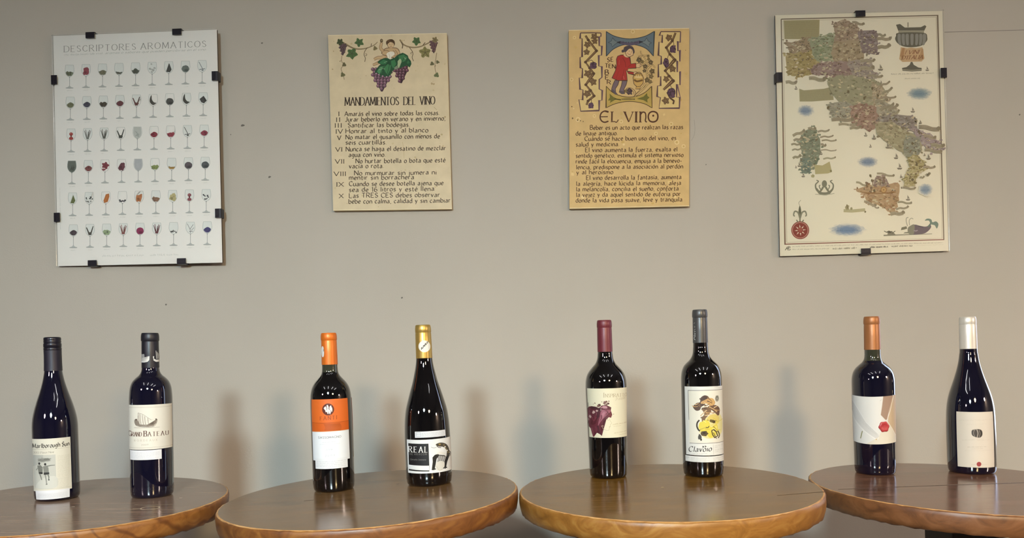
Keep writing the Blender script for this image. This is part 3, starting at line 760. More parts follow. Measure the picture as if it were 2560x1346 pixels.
a.poly([(338, 1000), (352, 988), (380, 978), (408, 988), (420, 1004), (396, 1000), (366, 994)], '#e4e1da')
a.poly([(346, 926), (372, 916), (398, 918), (424, 932), (440, 960), (446, 1000), (434, 1014), (424, 1008), (426, 980), (414, 958), (394, 946), (372, 944), (352, 938)], BR, smooth=True)
for i in range(5): a.ell(404 + i * 8, 934 + i * 14, 6, 5, '#e0d9c8' if i % 2 else '#8b7a4e')
a.ell(372, 928, 10, 6, '#96804a'); a.ell(362, 930, 4, 3, BK); a.line([(352, 940), (366, 950), (384, 952)], 4, BK); a.line([(350, 948), (330, 952), (312, 946)], 2, BK, smooth=True)
for x, y in ((322, 1106), (332, 1106), (342, 1102), (404, 1098), (414, 1100), (424, 1096)): a.ell(x, y, 5, 4.5, BK)
a.line([(444, 980), (456, 1000), (448, 1020)], 4, BK, smooth=True)
b.decal('label', a, W, -56, 93.5, 25.2, 85.3, 'white label with a black square and striped beast')
a = Art(32); W = [(195, 850), (420, 830), (420, 875), (197, 895)]
a.poly(W, '#dcdde1')
for j in range(4): a.scribble(246, 862 + j * 9, 410, 846 + j * 9, 6, '#a9abb3')
a.line([(205, 856), (236, 854), (238, 884), (207, 886)], 2, '#a5a7af', closed=True); a.scribble(208, 870, 234, 868, 7, '#b0b2b9')
b.decal('back_sticker', a, W, -25, 58, 89, 100, 'white paper strip')

# 5: woman with maroon hair
b = Bottle('bottle with a maroon capsule and a cream label of a woman in profile', .1715, 1.3593, 1.0597, .0389, -.0007,
  [(35.0, 0), (35.3, 6), (35.8, 40), (36.8, 80), (37.8, 120), (38.8, 160), (38.7, 174), (37.9, 183), (35.4, 192), (31.2, 199.5), (25.0, 207), (18.8, 214), (15.4, 222), (14.2, 231), (13.9, 240), (13.4, 290)], GLASS_BLACK)
MAR = plain('maroon_capsule', '#66252f', .42, .1, var=.04)
b.cap('capsule', lip(14.2, 235.5, 0, 295.2, 14.2), MAR, 'maroon capsule')
a = Art(33); W = [(137, 557), (430, 553), (437, 910), (152, 912)]
a.poly(W, '#e2dcc2')
a.text('I', 258, 619, 264, 619, 32, '#b3a688', .16, .06, 0, True); a.text('NSPIRATTO', 272, 618.6, 431, 617, 24, '#b3a688', .16, .06, 0, True, gap=.2)
a.text('fratelli', 345, 642, 414, 637, 22, '#bdb194', .1, .06, 30, slant=.3)
a.tf(58.5, 497.25, 2.876)
MH, MP, MD = '#632a36', '#9d5f6e', '#43222a'
a.poly([(228, 600), (262, 556), (320, 540), (410, 546), (480, 572), (540, 520), (620, 505), (690, 535), (738, 560), (730, 620), (760, 710), (735, 775), (690, 762), (640, 800), (600, 750), (560, 850), (505, 930), (480, 1000), (500, 1080), (542, 1150), (490, 1112), (440, 970), (418, 965), (436, 1090), (382, 1062), (362, 1190), (328, 1120), (300, 1010), (262, 975), (244, 800)], MH)
a.poly([(480, 600), (600, 612), (700, 596), (735, 640), (660, 650), (610, 720), (560, 800), (500, 880), (455, 960), (470, 860), (500, 760), (510, 680)], MP)
a.poly([(500, 575), (580, 522), (650, 540), (660, 580), (580, 582)], '#b98a92'); a.poly([(560, 620), (620, 640), (590, 720), (560, 780), (540, 720)], '#b07784')
a.poly([(270, 565), (340, 545), (440, 560), (480, 590), (420, 610), (330, 600)], MD); a.poly([(470, 580), (520, 590), (490, 700), (440, 820), (430, 700)], MD, smooth=True)
a.ell(365, 665, 34, 34, '#bfa39c'); a.ell(440, 632, 30, 16, '#b79a96'); a.ell(288, 760, 28, 34, '#b39891'); a.ell(258, 822, 14, 22, '#a98d88')
a.poly([(300, 880), (360, 700), (430, 690), (440, 800), (410, 900), (330, 930)], '#542029', smooth=True); a.line([(330, 760), (370, 840), (420, 760)], 16, '#7a3a48', smooth=True); a.line([(320, 990), (350, 1080), (345, 1170)], 26, '#7d4652', w2=10); a.line([(400, 960), (420, 1010), (425, 1060)], 22, '#6d3642', w2=8)
a.line([(450, 940), (470, 1010), (500, 1090), (535, 1145)], 30, MD, w2=6); a.line([(610, 590), (680, 680), (720, 740)], 14, MD, smooth=True); a.blob(715, 720, 34, '#6d3038'); a.blob(690, 575, 40, '#5c2c34', ry=28)
for x, y, r in ((600, 470, 30), (640, 440, 28), (665, 480, 30), (630, 505, 24), (690, 430, 14), (490, 515, 30), (460, 530, 22), (395, 472, 12), (360, 495, 8), (540, 445, 10), (790, 700, 8), (645, 790, 20), (610, 765, 16)): a.blob(x, y, r, a.rnd.choice(('#6a4a46', '#7c5a52', '#5a3a38')), rough=.4)
a.ell(655, 462, 10, 10, '#c9b9a4'); a.ell(618, 480, 9, 9, '#b9a795'); a.line([(248, 470), (252, 560), (262, 640)], 8, '#4a3a38')
for _ in range(46):
    x, y = a.rnd.uniform(260, 700), a.rnd.uniform(560, 780); q = a.rnd.uniform(60, 170)
    if x > 560: y = a.rnd.uniform(560, 680); q *= .5
    a.line([(x, y), (x - q * .15 + a.rnd.uniform(-20, 20), y + q * .5), (x - q * .35 + a.rnd.uniform(-15, 15), y + q)], a.rnd.uniform(7, 16), a.jitter(a.rnd.choice((MH, MH, MD, '#7c3f4e', '#8a5160', '#51222c')), .12), smooth=True, w2=2)
for x, y, r in ((365, 662, 26), (288, 760, 20), (438, 632, 20), (520, 610, 12)): a.blob(x, y, r, '#bda09a', rough=.3)
FL = '#bcae8e'
a.line([(690, 780), (720, 840), (748, 888), (722, 912), (716, 930), (722, 950), (700, 985), (690, 1030), (640, 1035), (590, 1010), (545, 975)], 6, FL, smooth=True); a.line([(660, 830), (690, 822)], 6, '#a39576'); a.line([(690, 965), (720, 955)], 7, '#a99a7a'); a.blob(552, 945, 26, '#94706a', ry=18)
a.line([(520, 1150), (515, 1200)], 4, FL)
for x0, y0, x1, y1, h in ((775, 925, 1075, 902, 30), (790, 960, 960, 950, 16), (810, 1102, 1075, 1080, 26), (910, 1142, 1075, 1128, 18)): a.scribble(x0, y0, x1, y1, h, '#b5a680')
a.tf()
b.decal('label', a, W, -71.5, 73.5, 77.3, 168.3, 'cream label with a maroon-haired woman in profile')

# 6: painted figure
b = Bottle('tallest bottle, dark grey capsule and white label with a yellow painted figure', .346, 1.3407, 1.0613, .0371, .0039,
  [(36.4, 0), (36.9, 6), (37.0, 60), (37.1, 120), (37.1, 172), (36.8, 184), (35.2, 194), (31.6, 203), (26.5, 209), (21.2, 214), (17.0, 220), (14.6, 227), (13.8, 236), (13.4, 246), (13.0, 302)], GLASS_BLACK)
GRY = plain('dark_grey_capsule', '#4b4a4a', .36, .3, var=.04)
b.cap('capsule', lip(13.7, 246, 0, 307.5, 14.0), GRY, 'dark grey capsule')
a = Art(34); tr = [(0, 0), (100, 0), (100, 140), (0, 140)]
a.line([(16, 128), (9, 124), (8, 114), (17, 108)], 3, '#cfcecb', smooth=True); a.line([(4, 104), (18, 101)], 3, '#cfcecb'); a.line([(10, 97), (17, 92), (10, 88)], 2.6, '#cfcecb'); a.line([(10, 82), (17, 79), (10, 74)], 2.4, '#bdbcb9'); a.line([(10, 68), (17, 64)], 2.2, '#bdbcb9'); a.line([(10, 54), (16, 50), (10, 46)], 2.2, '#b0afad'); a.line([(8, 30), (16, 24)], 2.4, '#b0afad')
b.decal('capsule_lettering', a, tr, -87, 60, 248, 291, 'white lettering', extra_r=.3, cap_r=13.5)
a = Art(35); W = [(150, 603), (425, 598), (440, 1095), (163, 1092)]
a.poly(W, '#e3e2dd')
a.poly([(180, 634), (424, 626), (436, 1004), (188, 1006)], '#e6e2d4')
a.line([(183, 842), (176, 631), (424, 625)], 3, '#56544f'); a.line([(188, 1008), (438, 1005)], 3, '#56544f'); a.scribble(180, 970, 176, 868, 4, '#b9b7b1')
a.tf(87.75, 555.75, 1.841)
a.poly([(330, 560), (430, 480), (520, 440), (600, 470), (625, 600), (600, 720), (470, 770), (360, 740), (300, 640)], '#e0d79a', smooth=True)
a.poly([(230, 350), (280, 300), (322, 288), (330, 232), (380, 198), (432, 214), (448, 262), (424, 292), (400, 302), (372, 332), (340, 352), (320, 392), (270, 400)], '#5a463c', smooth=True)
a.poly([(330, 250), (380, 205), (430, 225), (436, 262), (380, 260)], '#4a3a33'); a.poly([(332, 290), (380, 262), (440, 236), (480, 240), (522, 284), (506, 330), (450, 330), (400, 306), (352, 318)], '#c49b68', smooth=True)
a.poly([(440, 250), (480, 236), (514, 270), (500, 320), (460, 330), (438, 300)], '#cfa76c', smooth=True); a.line([(470, 270), (482, 290), (474, 304)], 6, '#8a6440')
a.poly([(430, 345), (480, 330), (540, 334), (582, 376), (580, 452), (560, 470), (520, 430), (480, 396), (436, 376)], '#6b5040', smooth=True); a.line([(440, 350), (500, 380), (548, 420)], 13, '#c9a87a'); a.line([(560, 380), (570, 420)], 10, '#54402f')
a.poly([(345, 372), (420, 352), (470, 400), (450, 440), (400, 500), (370, 520), (346, 500), (380, 440)], '#80644c', smooth=True); a.line([(345, 366), (414, 378)], 12, '#453730'); a.line([(330, 470), (370, 430), (412, 392)], 14, '#cdb089'); a.poly([(345, 500), (400, 480), (390, 530), (350, 560)], '#7b6048')
a.poly([(350, 545), (410, 520), (450, 560), (470, 620), (540, 580), (560, 640), (540, 720), (460, 760), (400, 700), (350, 690), (310, 620), (318, 560)], '#e0cf52', smooth=True); a.poly([(420, 490), (480, 450), (560, 470), (580, 520), (560, 580), (500, 570), (430, 530)], '#dcc772', smooth=True); a.poly([(480, 640), (545, 600), (552, 660), (500, 700)], '#ebdf7a')
UPR = [(240, 350), (320, 240), (400, 205), (500, 250), (580, 380), (580, 460), (500, 440), (400, 500), (350, 560), (360, 420), (270, 390)]
for cs, reg, n in ((('#5a463c', '#6f5645', '#8a6a4a', '#c49b68', '#4a3a33', '#d8bd92'), UPR, 60), (('#e0cf52', '#d3c04e', '#ece08a', '#b7a64c', '#8d7b3c', '#e8dca6'), [(320, 560), (420, 500), (560, 470), (600, 600), (550, 720), (460, 755), (360, 700)], 50)):
    for _ in range(n):
        x, y = a.rnd.uniform(230, 600), a.rnd.uniform(200, 760)
        if not a.inside((x, y), reg): continue
        q = a.rnd.uniform(-.6, .9); L = a.rnd.uniform(20, 55)
        a.line([(x - L * cos(q), y - L * sin(q)), (x, y + a.rnd.uniform(-8, 8)), (x + L * cos(q), y + L * sin(q))], a.rnd.uniform(9, 22), a.jitter(a.rnd.choice(cs), .1), smooth=True, w2=6)
a.line([(316, 524), (288, 560), (284, 610), (306, 654), (326, 664)], 20, '#3f362c', smooth=True); a.blob(385, 702, 44, '#57472f', ry=32); a.blob(380, 690, 20, '#3a3026'); a.blob(318, 750, 26, '#4b4742', ry=38); a.blob(340, 780, 14, '#38332e')
a.line([(478, 664), (506, 652), (540, 684), (560, 740), (520, 760), (492, 720), (478, 664)], 13, '#4f4232'); a.line([(560, 670), (584, 730), (566, 770)], 14, '#51432f', smooth=True); a.line([(500, 690), (545, 776)], 9, '#5b4b36'); a.blob(490, 540, 34, '#6a5c34', ry=26); a.blob(508, 552, 20, '#4c4028'); a.line([(402, 620), (430, 624), (446, 604)], 11, '#4f4430'); a.line([(414, 520), (440, 530)], 9, '#8b7a44')
a.ell(548, 244, 26, 42, '#9a978a'); a.ell(548, 240, 15, 26, '#6f6c62'); a.ell(548, 244, 6, 14, '#b5b2a4'); a.scribble(530, 215, 568, 215, 16, '#6f6c62')
a.tf()
a.text('Clavoio', 181, 1070, 346, 1063, 38, '#3f3e3d', .17, .07, 30, slant=.15, gap=.2)
a.leaf(288, 1031, 8, '#4b4a49', lobes=3); a.leaf(304, 1029, 8, '#6a6967', lobes=3); a.scribble(212, 1086, 316, 1081, 7, '#aaa9a5')
a.line([(360, 1016), (363, 1090)], 2, '#b9b8b3')
for y, q in ((1030, 428), (1042, 396), (1060, 432), (1074, 400)): a.scribble(372, y, q, y - 2, 8, '#b3b2ad')
b.decal('label', a, W, -68.2, 74, 41.2, 166.3, 'white label with a painted figure in brown and yellow')
a = Art(36); W = [(157, 1100), (440, 1097), (440, 1140), (157, 1147)]
a.poly(W, '#e2e1dd')
a.text('IGP', 163, 1122, 184, 1122, 11, '#b0afab', .14, .08)
for x0, x1 in ((198, 335), (362, 432)):
    for j in range(4): a.scribble(x0, 1114 + j * 9, x1 - (j % 2) * 25, 1111 + j * 9, 6, '#acaba7')
b.decal('back_sticker', a, W, -72.3, 74, 28.9, 39.6, 'white paper strip')

# 7: envelope and wax seal
b = Bottle('copper-capped bottle with a white envelope label and red wax seal', .704, 1.418, 1.0419, .0387, .0046,
  [(36.6, 0), (37.0, 6), (37.3, 50), (38.0, 100), (38.7, 150), (38.9, 178), (38.2, 189), (35.8, 199), (31.2, 207), (24.8, 213.5), (18.8, 219), (15.6, 225), (14.6, 233), (14.5, 243), (14, 302)], GLASS_BLUE, (221, 244.5))
COP = plain('copper_capsule_foil', '#a0683e', .40, .3, var=.06)
b.cap('capsule', lip(14.9, 243, 0, 308.3, 15.0), COP, 'copper foil capsule')
a = Art(37); W = [(140, 767), (463, 635), (472, 983), (150, 955)]
def bottom(x): return 955 + (x - 150) / 322 * 28 + 9 * (1 - ((x - 311) / 165) ** 2)
def topl(x): return 767 + (x - 140) / 323 * -132 + 7 * (1 - ((x - 300) / 165) ** 2)
xs = [130 + i * 10 for i in range(36)]
base = [(x, topl(x)) for x in xs] + [(x, bottom(x)) for x in xs[::-1]]
a.poly(base, '#e5e3df')
a.poly([(440, topl(440)), (480, topl(480)), (480, bottom(480)), (468, 930), (448, 892), (408, 845), (416, 770)], '#cdb596')
a.poly([(360, 905), (400, 850), (440, 880), (470, 930), (476, bottom(476)), (400, bottom(400)), (330, bottom(330)), (250, bottom(250)), (345, 935)], '#e4dccb')
a.line([(448, topl(448)), (425, 760), (402, 828), (444, 885), (470, 935)], 4, '#eee6d8')
a.poly([(373, topl(373)), (442, topl(442)), (402, 822), (392, 826), (357, 800), (366, 740)], '#a98d7a'); a.line([(373, topl(373) + 2), (366, 740), (357, 800)], 2, '#c7b3a2')
a.poly([(140, 790), (150, 786), (250, 862), (336, 914), (346, 934), (322, 944), (240, 905), (166, 862), (142, 830)], '#d7d5d2'); a.line([(142, 828), (168, 866), (240, 908), (325, 948), (346, 938)], 4, '#f0eeea', smooth=True); a.line([(140, 790), (150, 786), (250, 862), (338, 916)], 2.5, '#eeeceb')
for j in range(4): a.scribble(180 + j * 3, 826 + j * 9, 330, 916 + j * 4, 5, '#c3c1bf')
a.line([(222, 908), (208, 944)], 6, '#8a8a58'); a.ell(326, 950, 6, 4, '#d0b890')
a.scribble(350, 716, 362, 702, 5, '#a09a94')
b.decal('envelope_label', a, W, -112, 53.5, 64.0, 155.0, 'white label shaped like a folded envelope')
bm = bmesh.new(); rs = random.Random(8)
rings = ((0, 1.2), (4.2, 1.0), (5.4, 1.9), (7.2, 2.1), (8.6, 1.9), (9.6, 1.0), (10.0, 0))
SA, SZ, SR = radians(.5), 95.0, rad_at(b.prof, 95) + .3
def onb(u, v, h): return Vector(((SR + h) * sin(SA + u / SR), -(SR + h) * cos(SA + u / SR), SZ + v)) / 1000
prev = None; cc = bm.verts.new(onb(0, 0, 1.4))
for r, h in rings[1:]:
    row = [bm.verts.new(onb(r * cos(q) * (1 + (.07 * sin(6 * q + 1) if r > 7 else 0)), r * sin(q) * (1 + (.07 * sin(6 * q + 1) if r > 7 else 0)) * 1.02, h + (.18 * sin(5 * q) if r > 7 else 0))) for q in [2 * pi * i / 48 for i in range(48)]]
    for i in range(48):
        if prev: bm.faces.new((prev[i], row[i], row[(i + 1) % 48], prev[(i + 1) % 48]))
        else: bm.faces.new((cc, row[i], row[(i + 1) % 48]))
    prev = row
for x0, z0 in ((-1.8, 0), (1.8, .3), (0, -1.9), (0, 2.0)):
    c1 = bm.verts.new(onb(x0, z0, 2.0)); rw = [bm.verts.new(onb(x0 + 1.3 * cos(q), z0 + 1.3 * sin(q), .9)) for q in [2 * pi * i / 12 for i in range(12)]]
    for i in range(12): bm.faces.new((c1, rw[i], rw[(i + 1) % 12]))
o = obj('wax_seal', bm, plain('red_sealing_wax', '#a9363a', .4), b.root, smooth=True); o['label'] = 'red wax seal'

# 8: silver capsule
b = Bottle('broad bottle with a silver-white capsule and plain cream label, rightmost', .8944, 1.4176, 1.0389, .0415, -.0021,
  [(40.8, 0), (41.4, 7), (41.6, 40), (41.6, 85), (41.2, 112), (40.2, 128), (38.2, 142), (35.0, 156), (30.4, 171), (25.4, 187), (21.0, 203), (17.8, 218), (15.9, 232), (15.0, 243), (14.2, 300)], GLASS_BLUE)
SIL = plain('silver_white_foil', '#d6d0c6', .38, .35, var=.03)
b.cap('capsule', lip(15.4, 242.6, 0, 305.4, 14.9), SIL, 'silver-white capsule')
a = Art(38); W = [(177, 757), (447, 760), (455, 1167), (187, 1157)]
a.poly(W, '#e0d6c8')
a.scribble(205, 822, 440, 820, 10, '#cfc4b4', .6); a.scribble(255, 850, 400, 848, 5, '#d2c8b9')
a.poly([(290, 900), (300, 886), (330, 882), (358, 888), (368, 906), (366, 930), (350, 944), (318, 940), (294, 926)], '#4d4743', smooth=True); a.line([(312, 888), (304, 912), (314, 938)], 5, '#8f877e', smooth=True); a.line([(328, 884), (336, 912), (330, 942)], 6, '#b9b0a4', smooth=True); a.ell(356, 914, 9, 20, '#37322f'); a.line([(344, 890), (352, 914), (344, 942)], 3, '#a59c90', smooth=True); a.line([(300, 888), (326, 884)], 4, '#a59c90')
a.scribble(220, 965, 312, 962, 6, '#c3b7a6'); a.scribble(330, 964, 420, 966, 6, '#cbbfae'); a.scribble(260, 1016, 400, 1014, 8, '#baae9d'); a.scribble(285, 1028, 372, 1026, 6, '#c3b7a6'); a.scribble(240, 1042, 430, 1040, 5, '#cfc4b4')
a.ell(342, 1137, 17, 17, '#a34246', n=28); a.scribble(285, 1142, 318, 1140, 5, '#c0a99a'); a.scribble(365, 1142, 412, 1142, 5, '#c9b5a6')
b.decal('label', a, W, -66, 30.3, 15.0, 121.6, 'plain cream label with a small barrel')

# ------------------------------------------------------------------ pictures on the wall
CLIP = plain('black_plastic_clip', '#1b1922', .4)
BACKING = plain('brown_hardboard', '#4a4038', .8)
BOARD = plain('pale_wood_board', '#c9b083', .6, var=.08, bscale=60)
def picture(label, cat, tr, wc, art, ink_m, thick, board_m, glass=False, clips=(), clip_size=(.022, .016), group=None):
    cen = sum((Vector(w) for w in wc), Vector()) / 4
    t = thing('clip_framed_poster' if glass else 'wall_plaque', label, cat, cen, group)
    wl = [Vector(w) - cen for w in wc]
    put = quad_put(tr, wl)
    n = put.nrm
    sheet = obj('printed_sheet', art.bmesh(lambda x, y, k: put(x, y, k)), ink_m, t)
    obj('backing_board', slab([w - n * .0006 for w in wl], n, thick, .0008 if glass else .0012), board_m, t)
    if glass:
        obj('glass_pane', slab([w + n * .0062 for w in wl], n, .002), PANE, t)
    for (u, v, side) in clips:
        p = wl[0] * (1 - u) * (1 - v) + wl[1] * u * (1 - v) + wl[2] * u * v + wl[3] * (1 - u) * v
        ex = (wl[1] - wl[0]).normalized(); ey = (wl[0] - wl[3]).normalized()
        if side in 'tb': ax, ay = ex, (ey if side == 't' else -ey)
        else: ax, ay = ey, (ex if side == 'r' else -ex)
        w2 = clip_size[0] / 2
        bm = bmesh.new()
        # a spring clip: front tongue, edge plate, back hook
        sec = [(-.0125, .0066), (-.0125, .0082), (-.002, .0086), (.0028, .0080), (.0036, .0040), (.0036, -thick - .003), (.0026, -thick - .0038), (-.010, -thick - .0038), (-.010, -thick - .0028), (.0016, -thick - .0026), (.0016, .0066)]
        L = [bm.verts.new(p + ax * -w2 + ay * a + n * h) for a, h in sec]; R = [bm.verts.new(p + ax * w2 + ay * a + n * h) for a, h in sec]
        m = len(sec)
        for i in range(m): bm.faces.new((L[i], L[(i + 1) % m], R[(i + 1) % m], R[i]))
        bm.faces.new(L[::-1]); bm.faces.new(R)
        # pressed notch on the tongue
        q = [p + ax * (w2 * a) + ay * b_ + n * .0092 for a, b_ in ((-.4, -.0085), (.4, -.0085), (.4, -.0055), (-.4, -.0055))]
        vs = [bm.verts.new(v) for v in q]; v2 = [bm.verts.new(v - n * .0012) for v in q]
        bm.faces.new(vs)
        for i in range(4): bm.faces.new((vs[i], v2[i], v2[(i + 1) % 4], vs[(i + 1) % 4]))
        bmesh.ops.recalc_face_normals(bm, faces=bm.faces)
        obj('clip', bm, CLIP, t)
    return t

# ---- poster of 54 wine glasses
TRA = [(133, 90), (542, 74), (556, 657), (145, 666)]
WCA = [(-1.1735, 1.868, 2.1518), (-.7408, 1.848, 2.1478), (-.7426, 1.848, 1.5490), (-1.1773, 1.868, 1.5539)]
a = Art(41)
a.poly(TRA, '#f0ebe5')
INKG = '#83827b'
a.text('DESCRIPTORES', 160.5, 130.4, 340, 124, 15, INKG, .10, .045, 0, True, gap=.3)
a.text('AROMATICOS', 353, 123.4, 515, 117, 15, INKG, .10, .045, 0, True, gap=.3)
a.scribble(161, 139, 260, 135.3, 5, '#bcbcb3', .8); a.text('aromas o sabores que pueden percibirse en el vino', 264, 135.2, 514, 126, 5.2, '#b5b5ac', .16, .08, 30, slant=.2)
def glassware(x, y, kind, c, c2=None):
    """x, y: middle of the foot"""
    g1, g2, g3 = '#e5e5e0', '#b9bab6', '#9c9d99'
    T = y - 57
    bowl = [(x - 9.6, T), (x - 11, T + 8), (x - 11.4, T + 15), (x - 10, T + 21), (x - 6.4, T + 26.5), (x - 1.6, T + 29.5), (x + 1.6, T + 29.5), (x + 6.4, T + 26.5), (x + 10, T + 21), (x + 11.4, T + 15), (x + 11, T + 8), (x + 9.6, T)]
    a.poly(bowl, g1 if kind != 'full' else c)
    a.poly([(x - 8, T + 1), (x - 5, T + 1), (x - 6, T + 16), (x - 9, T + 16)], '#e8e8e2')
    def inb(h): # half width of the bowl at height h below the rim
        for i in range(5):
            p, q = bowl[i], bowl[i + 1]
            if p[1] <= T + h <= q[1]: return x - (p[0] + (q[0] - p[0]) * (T + h - p[1]) / (q[1] - p[1])) - .6
        return 2
    c = a.col(c); c2 = a.col(c2) if c2 else tuple(v * .6 for v in c[:3]) + (1,)
    def fillpoly(h0, amp=1.5, col=c):
        L = [(x - inb(h), T + h) for h in (h0, (h0 + 28) / 2, 24, 27.5)]; R = [(x + inb(h), T + h) for h in (27.5, 24, (h0 + 28) / 2, h0)]
        top = [(x + u * inb(h0), T + h0 - a.rnd.uniform(0, amp * 2)) for u in (.6, .2, -.2, -.6)]
        a.poly(L + R + top, col)
    if kind == 'heap':
        fillpoly(19, 2.5)
        for _ in range(7): a.blob(x + a.rnd.uniform(-7, 7), T + a.rnd.uniform(18, 25), a.rnd.uniform(1, 2.4), a.jitter(a.rnd.choice((c, c2)), .3), n=7)
    elif kind == 'low':
        fillpoly(23, 1.0); a.line([(x - 8, T + 21), (x, T + 24), (x + 8, T + 22)], 1.6, c2)
    elif kind == 'ball':
        a.ell(x, T + 19.5, 9.4, 8.6, c, n=22, rough=.04); a.blob(x - 2, T + 17, 3, a.jitter(c, .2)); a.ell(x + 2, T + 23, 5, 3, c2)
    elif kind == 'tall':
        a.blob(x, T + 19, 8, c, ry=9.5); a.blob(x + 3, T + 12, 5, c); a.blob(x - 2, T + 20, 3.4, c2); a.blob(x + 3, T + 16, 2, a.jitter(c, .3))
    elif kind == 'sticks':
        for i, (u, h) in enumerate(((-8, 6), (-5, 3), (5, 4), (8, 6), (2, 8))):
            a.line([(x + u * .2, T + 27), (x + u, T + h)], 2.2, a.jitter(c if i % 2 else c2, .2), w2=1.4)
        a.blob(x, T + 24, 4, c, ry=3)
    elif kind == 'vee':
        a.line([(x - 1, T + 27), (x - 9, T + 8)], 4, c, w2=2.5); a.line([(x + 1, T + 27), (x + 8, T + 5)], 3.4, c2, w2=2); a.blob(x, T + 23, 5, c, ry=3.6)
    elif kind == 'twig':
        a.line([(x, T + 28), (x - 1, T + 18), (x + 7, T + 6)], 1.1, c); a.line([(x - 1, T + 18), (x - 8, T + 4)], 1.1, c); a.line([(x + 2, T + 21), (x + 9, T + 14)], .9, c2); a.line([(x - 3, T + 24), (x + 6, T + 23)], 1.2, c2)
    elif kind == 'shells':
        for u, v, r in ((-2, 5, 2), (-5, 17, 3), (2, 20, 3.4), (6, 15, 2.6), (-1, 25, 2.4)):
            a.ell(x + u, T + v, r, r * .8, c, rot=.5); a.ell(x + u, T + v, r * .6, r * .45, '#dcdcd6', rot=.5)
    elif kind == 'stick':
        a.line([(x - 8, T + 4), (x + 2, T + 23)], 1.6, c); a.line([(x - 7, T + 23), (x + 7, T + 21)], 1.6, c2); a.blob(x + 1, T + 25, 3, c, ry=1.8)
    elif kind == 'mosaic':
        for _ in range(14): a.blob(x + a.rnd.uniform(-8, 8), T + a.rnd.uniform(12, 25), a.rnd.uniform(1.3, 2.4), c if a.rnd.random() < .75 else '#d8d8d2', n=5)
    elif kind == 'slab':
        a.poly([(x - 4, T + 28), (x - 6, T + 22), (x, T + 6), (x + 8, T + 4), (x + 9, T + 11), (x + 5, T + 25)], c); a.line([(x - 2, T + 24), (x + 5, T + 8)], 2, a.jitter(c, .25))
    elif kind == 'crescent':
        a.poly([(x - 4, T + 2), (x - 8, T + 10), (x - 8, T + 20), (x, T + 27), (x + 8, T + 22), (x + 2, T + 20), (x - 3, T + 13)], c, smooth=True)
    elif kind == 'pyramid':
        a.poly([(x - 9, T + 16), (x + 1, T + 8), (x + 9, T + 20), (x + 2, T + 27), (x - 5, T + 24)], c); a.poly([(x + 1, T + 8), (x + 9, T + 20), (x + 2, T + 22)], c2)
    elif kind == 'mound':
        a.poly([(x - 9, T + 20), (x - 5, T + 16), (x, T + 13.5), (x + 5, T + 15), (x + 9, T + 19), (x + 6, T + 25), (x, T + 27.5), (x - 6, T + 25)], c, smooth=True)
        for _ in range(6): a.blob(x + a.rnd.uniform(-6, 6), T + a.rnd.uniform(17, 24), a.rnd.uniform(1.2, 2.4), a.jitter(a.rnd.choice((c, c2)), .25), n=7)
    elif kind == 'wedge':
        a.poly([(x + 1, T + 4), (x + 7, T + 20), (x + 3, T + 27), (x - 6, T + 26)], c); a.line([(x + 1, T + 5), (x - 6, T + 25)], 1.4, c2)
    elif kind == 'two':
        a.ell(x, T + 13, 4.6, 4.2, c); a.ell(x, T + 24, 5.4, 4, c); a.ell(x, T + 18, 2, 3, c2); a.ell(x - 1, T + 12, 1.4, 1.2, '#c58a80')
    elif kind == 'star':
        a.leaf(x + 1, T + 14, 10, c, c2, lobes=5); a.blob(x - 3, T + 24, 5, a.jitter(c, .2), ry=3)
    elif kind == 'full':
        a.poly([(p[0] * .9 + x * .1, p[1] * .97 + (T + 14) * .03) for p in bowl], c)
        if c2:
            for _ in range(8): a.line([(x + a.rnd.uniform(-8, 8), T + a.rnd.uniform(8, 24)), (x + a.rnd.uniform(-4, 4), T + a.rnd.uniform(14, 26))], 1.4, c2)
    elif kind == 'bits':
        for _ in range(9): a.blob(x + a.rnd.uniform(-7, 7), T + a.rnd.uniform(20, 26), a.rnd.uniform(1.5, 2.3), a.jitter(c, .2), n=6)
    a.line(bowl[:6], .9, g2); a.line(bowl[6:], .9, g2); a.line([bowl[0], bowl[-1]], .8, '#bcbdb8')
    a.poly([(x - 1.6, T + 29), (x + 1.6, T + 29), (x + .6, T + 33), (x + .6, y - 3), (x - .6, y - 3), (x - .6, T + 33)], g3)
    a.poly([(x - 1, y - 5), (x + 1, y - 5), (x + 4, y - 2), (x + 10.4, y), (x + 9, y + 1.4), (x, y + 2), (x - 9, y + 1.4), (x - 10.4, y), (x - 4, y - 2)], g2); a.line([(x - 9, y + 1), (x + 9, y + 1)], 1, g3)
    a.scribble(x - 6, y + 8, x + 7, y + 7.6, 2.6, '#c4c4bc')
